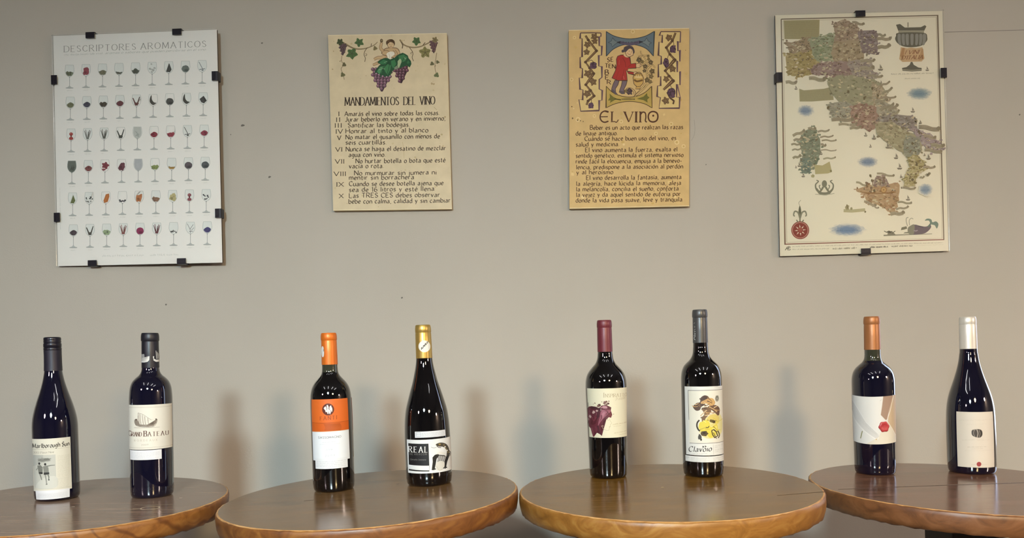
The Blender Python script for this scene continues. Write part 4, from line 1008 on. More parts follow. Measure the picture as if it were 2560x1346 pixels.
ROWS = [
 [('heap', '#757862'), ('tall', '#98505a'), ('heap', '#77745f'), ('low', '#6b6a5e', '#4b4a44'), ('heap', '#55584e'), ('shells', '#7a7a75'), ('wedge', '#4d4d49'), ('ball', '#6d7570'), ('stick', '#83878a')],
 [('mound', '#7d7e62'), ('mound', '#4c4a58'), ('heap', '#544c40'), ('mound', '#704347'), ('vee', '#6b4642'), ('crescent', '#53504a'), ('ball', '#565553'), ('crescent', '#4c4a45'), ('pyramid', '#504e4d')],
 [('two', '#a4453f'), ('sticks', '#7a7a74'), ('sticks', '#5f5f59'), ('vee', '#4b4d46'), ('full', '#bfc0ba', '#a5a6a0'), ('mound', '#8d3a46'), ('heap', '#9a4450'), ('stick', '#5f5e5b'), ('mound', '#8e3f4d')],
 [('full', '#6d726a', '#4b4f48'), ('mound', '#85504e'), ('star', '#85414a'), ('tall', '#6d4149'), ('full', '#b2b2b3', '#b6b6b8'), ('heap', '#8a955f'), ('low', '#b28c4a'), ('ball', '#5f565a'), ('ball', '#565b5c')],
 [('wedge', '#6a7048', '#d5d7cc'), ('mosaic', '#4a4a48'), ('slab', '#b8713c'), ('bits', '#403f44'), ('tall', '#b4754c'), ('heap', '#8a6a55'), ('tall', '#b9ad7e'), ('two', '#8a4a52'), ('mosaic', '#454348')],
 [('mound', '#50444a'), ('vee', '#54504a'), ('heap', '#9aa884'), ('sticks', '#86524c'), ('ball', '#8f3559'), ('sticks', '#6d4044'), ('bits', '#4a4b4c'), ('twig', '#77777a'), ('mound', '#4e4874')]]
for r, row in enumerate(ROWS):
    xl, xr = 174.3 + r * 1.92, 505.8 + r * 2.56; yl = 219.7 + r * 79.85; yr = 208 + r * 80.7
    for c, g in enumerate(row):
        glassware(xl + (xr - xl) * c / 8, yl + (yr - yl) * c / 8, *g)
a.scribble(257, 642, 364, 640, 5, '#b9b9b1', .6); a.scribble(377, 639.8, 445, 638.4, 5, '#b9b9b1', .6)
a.scribble(151, 575, 149.5, 472, 3.4, '#c6c6be', .8)
picture('white poster of rows of wine glasses in a clip frame, hanging leftmost', 'poster', TRA, WCA, a, INK_PAPER, .005, BACKING, True,
        [(.238, 0, 't'), (.766, 0, 't'), (0, .195, 'l'), (0, .79, 'l'), (1, .203, 'r'), (1, .79, 'r'), (.222, 1, 'b'), (.762, 1, 'b')], (.0232, .016), 'clip-framed posters')

# ---- parchment with the ten commandments
TR1 = [(820, 88), (1117, 83), (1130, 523), (833, 527)]
WC1 = [(-.4593, 1.862, 2.1319), (-.1520, 1.862, 2.1288), (-.1509, 1.862, 1.6734), (-.4581, 1.862, 1.6776)]
a = Art(42)
a.poly(TR1, '#d6c5a2')
for _ in range(70):
    u, v = a.rnd.random(), a.rnd.random(); x, y = 822 + u * 294 + v * 12, 90 + v * 432
    a.blob(x, y, a.rnd.choice((.8, 1.1, 1.6, 2.6)), a.rnd.choice(('#c9b58c', '#bca87f', '#b39d76', '#cdbb93')), n=8)
a.line([(1006, 355), (1009, 372), (1010, 396)], 1, '#bfa97e', smooth=True); a.line([(1085, 268), (1092, 275)], 1.4, '#b7a37c')
for e in ((820.5, 88.6, 1117, 83.6), (833, 526.2, 1130, 522.2)): a.line([(e[0], e[1]), (e[2], e[3])], 1.6, '#e8d9b6')
a.tf(790, 60, 5.384)
ST, ST2, GR, GR2, LD = '#7d6b4d', '#5a4932', '#4e6b3e', '#6d7248', '#4a5234'
def branch(pts, w0=18, w1=9):
    a.line(pts, w0, ST2, smooth=True, w2=w1); a.line([(x, y - 1) for x, y in pts], w0 * .6, '#94815e', smooth=True, w2=w1 * .6)
branch([(360, 250), (430, 290), (500, 325), (580, 338), (680, 326), (780, 285), (828, 243)], 22, 8); a.line([(740, 300), (748, 262)], 8, ST2); a.line([(690, 320), (656, 370), (648, 420), (664, 460), (656, 510)], 8, ST2, smooth=True); a.line([(664, 400), (684, 408), (676, 428), (660, 420)], 6, ST2, smooth=True)
branch([(1128, 212), (1180, 278), (1280, 314), (1390, 308), (1490, 268), (1580, 218)], 18, 14); a.line([(1150, 246), (1168, 290), (1160, 330)], 12, ST2); a.line([(1258, 318), (1296, 370), (1304, 410), (1294, 450), (1312, 500)], 8, ST2, smooth=True); a.line([(1296, 380), (1274, 392), (1284, 408)], 6, ST2, smooth=True)
a.line([(1440, 284), (1470, 250)], 10, ST2)
def grapes(cx, cy, w, h, c, c2, r):
    a.poly([(cx - w, cy - h), (cx + w, cy - h), (cx + w * .95, cy - h * .4), (cx + w * .1, cy + h), (cx - w * .1, cy + h), (cx - w * .95, cy - h * .4)], c2); y = cy - h; row = 0
    while y < cy + h:
        hw = w * max(.1, 1 - .95 * max(0, (y - cy + h * .5) / (h * 1.5)) ** 1.15)
        x = cx - hw + (row % 2) * r
        while x <= cx + hw:
            a.ell(x, y, r, r, c2, n=12); a.ell(x - r * .1, y - r * .1, r * .78, r * .78, a.jitter(c, .18), n=12); a.ell(x - r * .3, y - r * .35, r * .25, r * .22, '#b79aa4', n=8)
            x += r * 1.75
        y += r * 1.5; row += 1
grapes(362, 350, 44, 74, '#5e4a4a', '#3d3030', 14); grapes(1585, 316, 46, 78, '#6a4a4a', '#3f2c2c', 14)
a.leaf(325, 244, 54, LD, '#353c26', .3); a.leaf(582, 250, 66, GR, LD, .5); a.leaf(484, 400, 84, GR, LD, .2); a.leaf(1352, 230, 64, GR, LD, .4); a.leaf(1602, 216, 46, '#8a7a54', '#5a4c34', .1); a.leaf(1470, 384, 84, '#87804e', '#5c5534', .9); a.leaf(796, 328, 36, '#857850', '#4c4430', .2, 3)
a.line([(350, 420), (344, 500), (372, 550), (338, 604), (366, 682), (380, 750)], 7, ST, smooth=True); a.leaf(378, 548, 34, '#6d6544', '#4a442e', .5, 3); a.leaf(360, 684, 38, '#6d6a44', '#4a442e', .2, 3); a.line([(344, 492), (318, 500), (330, 512)], 5, ST, smooth=True)
a.line([(1625, 390), (1612, 470), (1600, 560), (1606, 620), (1622, 680)], 7, ST, smooth=True); a.leaf(1562, 536, 34, '#6f6a48', '#4b452e', .4, 3); a.leaf(1636, 514, 28, '#6f6a48', '#4b452e', .1, 3); a.leaf(1624, 690, 40, '#6d744a', '#4b452e', .8, 3); a.line([(1612, 560), (1596, 576)], 8, ST)
# the child sitting on the leaves
SK, SKL, OUT = '#c5a67c', '#d3b68c', '#6e5438'
def limb(pts, w, w2=None): a.line(pts, w + 10, OUT, smooth=True, w2=(w2 or w) + 10); a.line(pts, w, SK, smooth=True, w2=w2 or w)
limb([(960, 420), (890, 452), (830, 455), (780, 478)], 48, 24); limb([(960, 470), (880, 500), (800, 540), (764, 552)], 40, 18)
a.poly([(880, 400), (905, 350), (950, 322), (1030, 316), (1096, 326), (1128, 372), (1126, 430), (1050, 460), (960, 440)], OUT, smooth=True); a.poly([(890, 400), (914, 354), (955, 330), (1030, 324), (1090, 334), (1118, 374), (1116, 426), (1050, 450), (966, 430)], SK, smooth=True)
limb([(910, 372), (872, 330), (876, 280), (886, 248)], 34, 24); limb([(1080, 340), (1112, 390), (1100, 436), (1050, 448)], 32, 26)
a.ell(882, 226, 20, 26, ST2); a.ell(884, 222, 11, 14, '#8d7a58'); a.line([(900, 366), (950, 356), (990, 372)], 6, OUT, smooth=True); a.line([(1036, 356), (1060, 380), (1064, 410)], 5, OUT, smooth=True)
a.ell(1006, 276, 50, 50, OUT); a.ell(1008, 278, 44, 45, SKL); a.poly([(950, 280), (944, 240), (970, 214), (1010, 206), (1050, 222), (1062, 262), (1054, 290), (1040, 258), (1000, 244), (974, 262)], '#553e26', smooth=True); a.ell(976, 226, 16, 14, '#6b5034'); a.ell(1020, 218, 16, 12, '#4a341e')
a.ell(990, 274, 5, 4, '#4a3420'); a.ell(1026, 270, 5, 4, '#4a3420'); a.line([(1008, 276), (1014, 290), (1004, 292)], 4, '#8d6b48'); a.line([(994, 304), (1008, 310), (1022, 303)], 5, '#7a4638')
a.poly([(950, 402), (1000, 372), (1050, 380), (1056, 412), (1020, 440), (1000, 474), (970, 458)], '#e3dcc8', smooth=True); a.line([(980, 396), (990, 430), (992, 462)], 4, '#a99c80', smooth=True)
# leaves and grapes under the child
DG, MG, LG = '#23502f', '#3f7a4a', '#8aa380'
grapes(886, 760, 122, 150, '#7e5868', '#46303a', 25); grapes(1146, 676, 92, 122, '#6e4350', '#3a2228', 24)
a.poly([(1060, 450), (1110, 410), (1166, 388), (1200, 402), (1236, 426), (1246, 460), (1278, 500), (1284, 540), (1262, 586), (1220, 560), (1180, 572), (1140, 600), (1100, 560), (1070, 520)], DG); a.poly([(1110, 430), (1180, 410), (1230, 450), (1200, 500), (1150, 520), (1120, 500)], MG); a.poly([(1092, 520), (1130, 470), (1150, 500), (1140, 560), (1110, 590)], '#a9b890', smooth=True); a.line([(1120, 600), (1160, 500), (1200, 430)], 7, DG); a.poly([(1180, 440), (1216, 470), (1200, 476)], LG); a.poly([(1240, 490), (1262, 520), (1236, 540), (1222, 520)], '#356b41')
a.poly([(826, 520), (850, 490), (910, 462), (960, 458), (1000, 478), (1050, 456), (1096, 470), (1100, 530), (1092, 590), (1050, 620), (1024, 640), (1000, 700), (950, 722), (910, 712), (880, 724), (840, 694), (790, 668), (796, 630), (818, 600), (850, 560), (870, 545)], DG)
a.poly([(850, 520), (910, 480), (960, 500), (940, 540), (880, 545)], '#357447'); a.poly([(900, 580), (960, 540), (1010, 560), (1000, 620), (960, 690), (930, 640)], MG); a.poly([(820, 640), (860, 580), (900, 570), (890, 640), (860, 690)], '#4f8a5a'); a.poly([(1010, 500), (1060, 480), (1080, 540), (1040, 600), (1016, 560)], '#3a7848'); a.line([(990, 510), (930, 570), (880, 640), (860, 690)], 7, '#173a22', smooth=True); a.line([(990, 520), (980, 600), (950, 690)], 6, '#173a22', smooth=True); a.line([(870, 590), (930, 610)], 5, LG); a.line([(840, 620), (880, 610)], 5, '#9db59a'); a.line([(915, 520), (960, 505)], 5, LG); a.poly([(1050, 590), (1090, 560), (1110, 600), (1060, 616)], '#7f8d72')
for x, y in ((815, 655), (850, 672), (900, 690), (955, 700), (1000, 690)): a.ell(x, y + 20, 20, 18, '#46303a'); a.ell(x - 3, y + 17, 15, 14, '#866374'); a.ell(x - 6, y + 12, 6, 5, '#d5c3c6')
a.tf()
BI = '#3b2b1c'
a.text('MANDAMIENTOS', 862.5, 264, 996.5, 262.6, 20, BI, .135, .05, 0, True, gap=.16)
a.text('DEL', 1009.5, 262.6, 1039, 262, 20, BI, .135, .05, 0, True, gap=.16); a.text('VINO', 1050, 261.6, 1087, 260.8, 20, BI, .135, .05, 0, True, gap=.16)
TI = '#4c3b28'
def hand(s, x0, x1, y, cap=11.5, sl=.0125, **k):
    a.text(s, x0, y, x1, y - (x1 - x0) * sl, cap, TI, .19, .10, 35, gap=.2, space=.42, rough=.04, **k)
def roman(s, x0, x1, y): a.text(s, x0, y, x1, y - .3, 10, BI, .2, .07, 5, True, gap=.22)
for s, x0, x1, y in (('I', 846, 848.3, 290), ('II', 840.5, 850, 304.6), ('III', 837.3, 854, 319), ('IV', 840, 856.5, 334), ('V', 843.5, 852.5, 350), ('VI', 839, 855, 379), ('VII', 838, 860, 409), ('VIII', 834.8, 864, 440), ('IX', 841.5, 858.5, 466.5), ('X', 848, 858, 495.4)): roman(s, x0, x1, y)
for s, x0, x1, y in (('Amarás el vino sobre todas las cosas.', 861.5, 1098, 290.4), ('Jurar beberlo en verano y en invierno,', 863.5, 1113, 304.4), ('Santificar las bodegas.', 870, 1024, 318.8), ('Honrar al tinto y al blanco', 864.5, 1070, 333.4), ('No matar el gusanillo con menos de', 864.5, 1099, 348.6), ('seis cuartillas.', 864.5, 966, 362.2), ('Nunca se haga el desatino de mezclar', 865, 1114, 378.6), ('agua con vino.', 872, 963.5, 392.8), ('No hurtar botella o bota que esté', 889.5, 1113, 408.4), ('vacía o rota.', 873, 959, 421), ('No murmurar sin jumera ni', 886, 1090.5, 438.8), ('mentir sin borrachera', 873, 1034.5, 450), ('Cuando se desee botella ajena que', 873, 1108, 465.8), ('sea de 16 litros y esté llena', 873, 1085, 480), ('Las TRES CES debes observar', 873, 1099, 495), ('bebe con calma, calidad y sin cambiar', 872, 1125.5, 509.6)):
    hand(s, x0, x1, y)
picture('pale parchment plaque of ten wine commandments with grapes and a child', 'plaque', TR1, WC1, a, INK_PARCH, .014, BOARD, group='parchment plaques')

# ---- parchment about wine
TR2 = [(1422, 75), (1723, 70), (1723, 516), (1424, 522)]
WC2 = [(.1636, 1.862, 2.1285), (.4750, 1.862, 2.1253), (.4625, 1.862, 1.6641), (.1531, 1.862, 1.6662)]
a = Art(43)
a.poly(TR2, '#d3b37a')
for _ in range(60):
    u, v = a.rnd.random(), a.rnd.random(); x, y = 1425 + u * 296, 76 + v * 438
    r = a.rnd.choice((1, 1.6, 3, 4)); a.blob(x, y, r, a.rnd.choice(('#d0b06f', '#dfc488', '#c9a765', '#e2ca92')), n=9)
for x, y, r in ((1429, 199, 4.5), (1436, 94, 4), (1553, 304, 4.5), (1678, 310, 5), (1692, 356, 6), (1709, 366, 5), (1445, 299, 6), (1486, 290, 4), (1640, 334, 4.5), (1582, 79, 5)):
    a.ell(x, y, r, r, '#e2ca94'); a.ell(x, y, r * .62, r * .62, '#d3b373'); a.ell(x, y, r * .22, r * .22, '#b99a5c')
for x, y, r in ((1429.5, 267, 1.6), (1431.5, 296, 2), (1444, 301, 1.6), (1451, 302, 1.5), (1458, 304, 1.3), (1714, 126, 1)): a.blob(x, y, r, '#6b5534')
for e in ((1422, 75.8, 1723, 70.8), (1424, 521, 1723, 515)): a.line([(e[0], e[1]), (e[2], e[3])], 1.8, '#e9d7ac')
a.tf(1400, 50, 4.986)
PU = '#5b4245'
for fr in ([(255, 162), (400, 160), (508, 163), (508, 206), (487, 208), (487, 322), (522, 326), (516, 440), (482, 442), (482, 575), (521, 582), (521, 716), (488, 742), (487, 862), (526, 878), (521, 1002), (488, 1004), (485, 1130), (258, 1138), (236, 992), (282, 998), (287, 872), (250, 866), (240, 722), (277, 722), (281, 606), (254, 598), (250, 466), (276, 460), (276, 232), (250, 230)],
           [(1256, 146), (1500, 146), (1496, 282), (1468, 266), (1468, 388), (1494, 376), (1492, 518), (1460, 510), (1460, 650), (1496, 642), (1494, 812), (1456, 802), (1452, 962), (1494, 966), (1486, 1100), (1234, 1102), (1252, 968), (1210, 956), (1216, 822), (1254, 820), (1256, 702), (1226, 716), (1226, 556), (1262, 550), (1262, 452), (1226, 442), (1234, 274), (1272, 282), (1276, 190), (1240, 192)]):
    a.poly(fr, '#dcc284'); a.line(fr, 12, PU, closed=True); a.line([(x + 5, y) for x, y in fr if x > 480 and x < 530 or x > 1455], 8, '#6a5060')
BRN = '#58402c'
def zig(pts):
    a.line(pts, 26, BRN); a.line([(x - 2, y) for x, y in pts], 9, '#94744c')
    for p in pts[1:-1]: a.ell(p[0], p[1], 19, 17, BRN)
zig([(318, 195), (352, 250), (455, 385), (318, 526), (370, 600), (420, 668), (322, 808), (380, 880), (425, 948), (350, 1010), (330, 1060)]); zig([(1440, 160), (1400, 260), (1325, 345), (1370, 430), (1432, 496), (1312, 634), (1360, 700), (1412, 756), (1290, 870)]); a.line([(1335, 900), (1370, 970), (1420, 1010), (1410, 1050)], 22, BRN)
for x, y, r, rot in ((430, 210, 52, .2), (432, 265, 44, .9), (340, 310, 48, .4), (332, 400, 46, 1), (350, 668, 56, .2), (412, 772, 52, .7), (338, 920, 54, .4), (1358, 222, 48, .5), (1402, 610, 50, .9), (1324, 738, 46, .3), (1318, 1008, 52, .7)): a.leaf(x, y, r, '#6e5438', '#8f744c', rot)
def bunch(x, y, w, h, c='#5d4254', n=16):
    a.blob(x, y, w, '#43303a', ry=h, n=14, rough=.16)
    for _ in range(n): a.ell(x + a.rnd.uniform(-.75, .75) * w, y + a.rnd.uniform(-.8, .8) * h, 11, 11, a.jitter(c, .2), n=10)
bunch(415, 566, 42, 46); bunch(385, 1066, 32, 36); bunch(1406, 362, 40, 52); bunch(1322, 536, 38, 56); bunch(1390, 912, 50, 62, n=22)
for p in ([(350, 520), (390, 500), (420, 530)], [(350, 1000), (390, 990), (388, 1040)], [(1400, 250), (1420, 300), (1410, 320)], [(1350, 440), (1340, 480)], [(1370, 800), (1390, 850)]): a.line(p, 7, BRN, smooth=True)
# blue-grey upper shape, olive lower shape
def arc(p, q, r): return spline([p, q, r], 8)
up = arc((576, 144), (870, 236), (1176, 140))
up = spline([(576, 144), (690, 205), (870, 236), (1050, 206), (1176, 140)], 6) + [(1164, 452)] + spline([(1164, 452), (1080, 362), (970, 316), (870, 306), (770, 316), (660, 368), (578, 452)], 6)[1:]
a.poly(up, '#64727a'); a.line(up, 9, '#3b4348', closed=True)
a.poly([(600, 280), (640, 262), (655, 222), (690, 262), (740, 272), (690, 300), (650, 336), (640, 296)], '#737f80'); a.line([(600, 280), (640, 262), (655, 222), (690, 262), (740, 272), (690, 300), (650, 336), (640, 296)], 5, '#3b4348', closed=True); a.poly([(1140, 286), (1100, 264), (1080, 222), (1056, 262), (1000, 272), (1060, 300), (1110, 340), (1112, 300)], '#737f80'); a.line([(1140, 286), (1100, 264), (1080, 222), (1056, 262), (1000, 272), (1060, 300), (1110, 340), (1112, 300)], 5, '#3b4348', closed=True)
a.poly([(700, 280), (755, 262), (755, 298)], '#33333a'); a.poly([(1040, 270), (985, 258), (985, 296)], '#33333a'); a.poly(spline([(755, 262), (870, 282), (985, 256)], 5) + spline([(985, 298), (870, 320), (755, 300)], 5), '#5d5668'); a.scribble(770, 292, 972, 290, 34, '#35333e', .7)
lo = spline([(576, 826), (660, 906), (770, 950), (870, 962), (970, 946), (1064, 900), (1142, 826)], 6) + [(1148, 1098)] + spline([(1148, 1098), (1040, 1042), (870, 1016), (700, 1042), (574, 1097)], 6)[1:]
a.poly(lo, '#bb9f52'); a.line(lo, 8, '#4f3b24', closed=True)
OL = '#6f6a2c'
a.poly([(598, 1004), (622, 966), (618, 918), (664, 960), (720, 986), (680, 1000), (620, 1036), (632, 1004)], OL); a.poly([(1116, 968), (1090, 948), (1084, 912), (1040, 956), (955, 984), (1040, 1000), (1092, 1030), (1088, 992)], OL); a.line([(680, 985), (760, 996)], 14, '#4e4a22')
for i in range(10): a.rect(770 + i * 17, 976 + abs(i - 4.5), 780 + i * 17, 996, '#453c26')
# roundel: the picker at the vine
a.text('SE', 590, 528, 664, 516, 56, '#4d2c1b', .2, .1, 20, gap=.3); a.text('TEN', 562, 592, 690, 606, 50, '#4d2c1b', .22, .1, 20, gap=.2); a.text('B', 562, 682, 604, 682, 60, '#4d2c1b', .22, .1, 20); a.text('E', 566, 742, 606, 746, 50, '#4d2c1b', .22, .1, 20); a.text('R', 588, 798, 634, 804, 48, '#4d2c1b', .22, .1, 20)
DK = '#4a3528'
def shape(pts, c, o=DK, w=7, sm=False):
    a.poly(pts, c, smooth=sm); a.line(pts, w, o, closed=True, smooth=sm)
shape([(684, 752), (738, 752), (722, 810), (690, 858), (694, 900), (716, 930), (690, 928), (640, 880), (646, 850), (662, 800)], '#75636a'); shape([(778, 752), (838, 752), (826, 806), (796, 866), (806, 920), (770, 922), (738, 900), (746, 870), (764, 820)], '#75636a')
a.poly([(640, 880), (650, 862), (690, 890), (716, 930), (690, 930)], '#5d5258'); a.poly([(738, 900), (748, 880), (796, 892), (806, 922), (770, 924)], '#5d5258')
RD = '#ab3129'
shape([(718, 452), (760, 436), (800, 436), (840, 470), (870, 466), (884, 548), (945, 540), (948, 600), (850, 606), (838, 640), (916, 652), (918, 684), (852, 668), (822, 620), (832, 680), (838, 756), (720, 756), (648, 724), (690, 632), (706, 560), (702, 490)], RD)
a.line([(820, 590), (812, 530), (780, 470)], 6, '#7e231e', smooth=True); a.line([(770, 740), (790, 660), (800, 610)], 5, '#7e231e', smooth=True); a.line([(700, 730), (730, 640)], 5, '#8d2a24'); a.line([(884, 560), (840, 590)], 5, '#7e231e'); a.line([(790, 700), (800, 740)], 9, '#c55a4c'); a.line([(740, 500), (736, 560)], 10, '#bd473c')
a.poly([(790, 440), (812, 420), (850, 450), (840, 470), (812, 462)], '#dcb98a')
FS = '#dcb98a'
shape([(812, 404), (830, 370), (880, 352), (922, 386), (910, 440), (862, 462), (828, 446)], FS, w=6)
a.poly([(768, 390), (790, 372), (800, 340), (850, 320), (900, 330), (926, 372), (928, 410), (910, 420), (906, 380), (870, 356), (840, 380), (816, 404), (800, 396), (776, 408)], '#4f4447', smooth=True); a.ell(786, 388, 20, 18, '#4f4447')
a.ell(862, 388, 6, 4, DK); a.ell(900, 386, 5, 4, DK); a.line([(884, 388), (892, 410), (880, 412)], 4, '#8a6240'); a.line([(848, 424), (868, 434), (884, 424)], 5, '#7a4030'); a.ell(842, 414, 10, 8, '#cf9a70')
shape([(945, 552), (980, 540), (1010, 552), (1014, 576), (990, 596), (948, 592)], FS, w=5); shape([(916, 652), (950, 644), (970, 662), (950, 680), (918, 678)], FS, w=5); a.line([(984, 560), (1010, 562)], 4, DK); a.line([(984, 574), (1006, 578)], 4, DK)
VN = '#d2b478'
for p in ([(930, 952), (1000, 880), (1060, 800), (1090, 740), (1080, 650), (1096, 580), (1060, 480), (1010, 420), (1004, 384)], [(950, 936), (1040, 860), (1100, 800), (1160, 770)], [(1096, 600), (1150, 560), (1186, 600)], [(1040, 450), (1100, 440)], [(1070, 520), (1020, 560)], [(1090, 680), (1150, 640)]):
    a.line(p, 26, '#6a5538', smooth=True, w2=14); a.line(p, 15, VN, smooth=True, w2=7)
for x, y, r in ((986, 500, 42), (1020, 520, 30), (1060, 580, 36), (1130, 530, 38), (1148, 640, 40), (1052, 634, 28), (1136, 704, 36), (1086, 750, 38), (1122, 770, 30), (1100, 450, 22), (1104, 490, 24)): a.leaf(x, y, r, a.rnd.choice(('#55452e', '#6a5838', '#4b3f30')), '#a38a58', a.rnd.random())
for x, y in ((980, 470), (1006, 460), (960, 490)): a.line([(x + 30, 440), (x, y)], 5, '#6a5538')
shape([(908, 720), (922, 680), (970, 664), (1020, 676), (1040, 720), (1036, 790), (1000, 830), (960, 836), (922, 800)], '#c7a05a'); a.line([(924, 744), (960, 766), (1030, 750)], 22, '#6f5128', smooth=True); a.poly([(930, 700), (975, 690), (1024, 706), (1010, 726), (940, 722)], '#dcbf84', smooth=True); shape([(950, 834), (1002, 828), (996, 862), (940, 860)], '#c7a05a', w=5); a.line([(926, 700), (950, 660), (1000, 656), (1030, 700)], 8, '#6f5128', smooth=True)
for i in range(4): a.line([(940 + i * 26, 676), (936 + i * 28, 704)], 6, '#8a6a38')
a.line([(806, 900), (830, 856), (880, 848), (930, 880), (944, 930), (920, 954)], 7, '#6a5538', smooth=True); a.line([(870, 864), (912, 890), (924, 930)], 6, '#6a5538', smooth=True); bunch(862, 892, 36, 42, '#5a4a48', 10); a.leaf(822, 888, 26, '#6a5838', '#a38a58')
TB = '#54300f'
def un(pts, w, sm=True, w2=None): a.line(pts, w, '#52301a', smooth=sm, w2=w2)
# EL VINO, uncial
un([(606, 1146), (560, 1136), (516, 1160), (500, 1210), (516, 1256), (556, 1276), (604, 1262)], 17); un([(506, 1208), (596, 1206)], 12, False); un([(556, 1138), (604, 1152)], 14, False)
un([(648, 1150), (646, 1262)], 20, False); un([(630, 1146), (668, 1146)], 8, False); un([(634, 1270), (680, 1268), (704, 1276), (728, 1244)], 11)
un([(806, 1148), (856, 1272)], 24, False, 14); un([(908, 1150), (858, 1272)], 9, False); un([(788, 1144), (826, 1150)], 9, False); un([(890, 1150), (920, 1146)], 8, False)
un([(950, 1148), (948, 1270)], 24, False); un([(930, 1146), (970, 1146)], 8, False); un([(930, 1274), (970, 1274)], 8, False)
un([(1002, 1148), (1000, 1270)], 20, False); un([(984, 1146), (1018, 1146)], 8, False); un([(984, 1274), (1018, 1274)], 8, False); un([(1004, 1180), (1030, 1150), (1062, 1160), (1070, 1210), (1064, 1258), (1082, 1274)], 16)
un([(1160, 1142), (1116, 1160), (1100, 1206), (1116, 1256), (1160, 1272), (1204, 1254), (1220, 1206), (1206, 1160), (1160, 1142)], 19); a.ell(1162, 1194, 13, 13, '#52301a')
a.tf()
TI = '#55391d'
for s, x0, x1, y in (('Beber es un acto que realizan las razas', 1475.5, 1707, 324.8), ('de linaje antiguo.', 1440, 1544, 338.8), ('Cuándo se hace buen uso del vino, es', 1462, 1690, 352.4), ('salud y medicina.', 1440, 1548, 366.6), ('El vino aumenta la fuerza, exalta el', 1463.5, 1693, 380.6), ('sentido genético, estimula el sistema nervioso', 1440, 1708, 394.6), ('rinde fácil la elocuencia, empuja a la benevo-', 1440, 1704, 409), ('lencia, predispone a la asociación al perdón', 1441, 1707, 423.4), ('y al heroísmo', 1441.5, 1532.5, 436.4), ('El vino desarrolla la fantasía, aumenta', 1466, 1703, 450), ('la alegría, hace lúcida la memoria, aleja', 1441, 1702, 464.8), ('la melancolía, concilia el sueño, conforta', 1441, 1696, 478.8), ('la vejez y da aquel sentido de euforia por', 1441, 1701, 492.4), ('donde la vida pasa suave, leve y tranquila', 1440, 1705, 506.4)):
    hand(s, x0, x1, y, 11, .009)
picture('golden parchment plaque about wine with a red-coated grape picker', 'plaque', TR2, WC2, a, INK_PARCH, .014, BOARD, group='parchment plaques')

# ---- wine map of Italy
TRM = [(1938, 38), (2356, 27), (2371, 628), (1950, 641)]
WCM = [(.7004, 1.868, 2.1551), (1.1344, 1.868, 2.1548), (1.1331, 1.868, 1.5309), (.6960, 1.868, 1.5292)]
a = Art(44)
a.poly(TRM, '#ebe2cd')
FRM = [(1953, 48), (2344, 38.6), (2359.5, 599.5), (1962.5, 611)]
a.line(FRM, 2.6, '#7b6a58', closed=True); FR2 = [(1957.5, 52), (2340.5, 43), (2355.5, 596), (1967, 606.5)]; a.line(FR2, .9, '#b3a58e', closed=True); a.line([(1962.5, 611), (2359.5, 599.5)], 2.2, '#8c5548')
a.line([(1957.8, 330), (1962.5, 611)], 1.8, '#8c6a5a')
def banner(x0, y0, x1, y1, h=7, c='#a89c84', curl=True):
    k = a.line([(x0, y0), ((x0 * 2 + x1) / 3, (y0 * 2 + y1) / 3 - 1.5), ((x0 + x1 * 2) / 3, (y0 + y1 * 2) / 3 + 1.5), (x1, y1)], h, a.jitter(c, .08), smooth=True)
    a.scribble(x0 + 2, y0 + h * .22, x1 - 1, y1 + h * .22, h * .45, '#857a66', .8)
    if curl: a.blob(x1, y1 - h * .2, h * .55, '#938770', n=8)
def boat(x, y, s=5):
    a.poly([(x - s, y - s * .3), (x + s, y - s * .3), (x + s * .6, y + s * .3), (x - s * .6, y + s * .3)], '#857b6c'); a.poly([(x, y - s * 1.8), (x + s * .7, y - s * .5), (x - s * .3, y - s * .5)], '#958b7a'); a.line([(x - .2 * s, y - 2 * s), (x - .2 * s, y)], .7, '#7a7062')
# text panels
a.poly([(1959, 51), (2049, 49), (2048, 94), (2010, 98), (1961, 98)], '#ab9f78')
for j in range(9): a.scribble(1963, 58 + j * 4.6, 2046, 56 + j * 4.6, 2.6, '#978b66', .8)
a.poly([(1998, 222), (2010, 226), (2060, 222), (2083, 216), (2084, 250), (2030, 254), (1999, 254)], '#a9a07e')
for j in range(6): a.scribble(2002, 232 + j * 4.2, 2080, 228 + j * 4.2, 2.6, '#958c6c', .8)
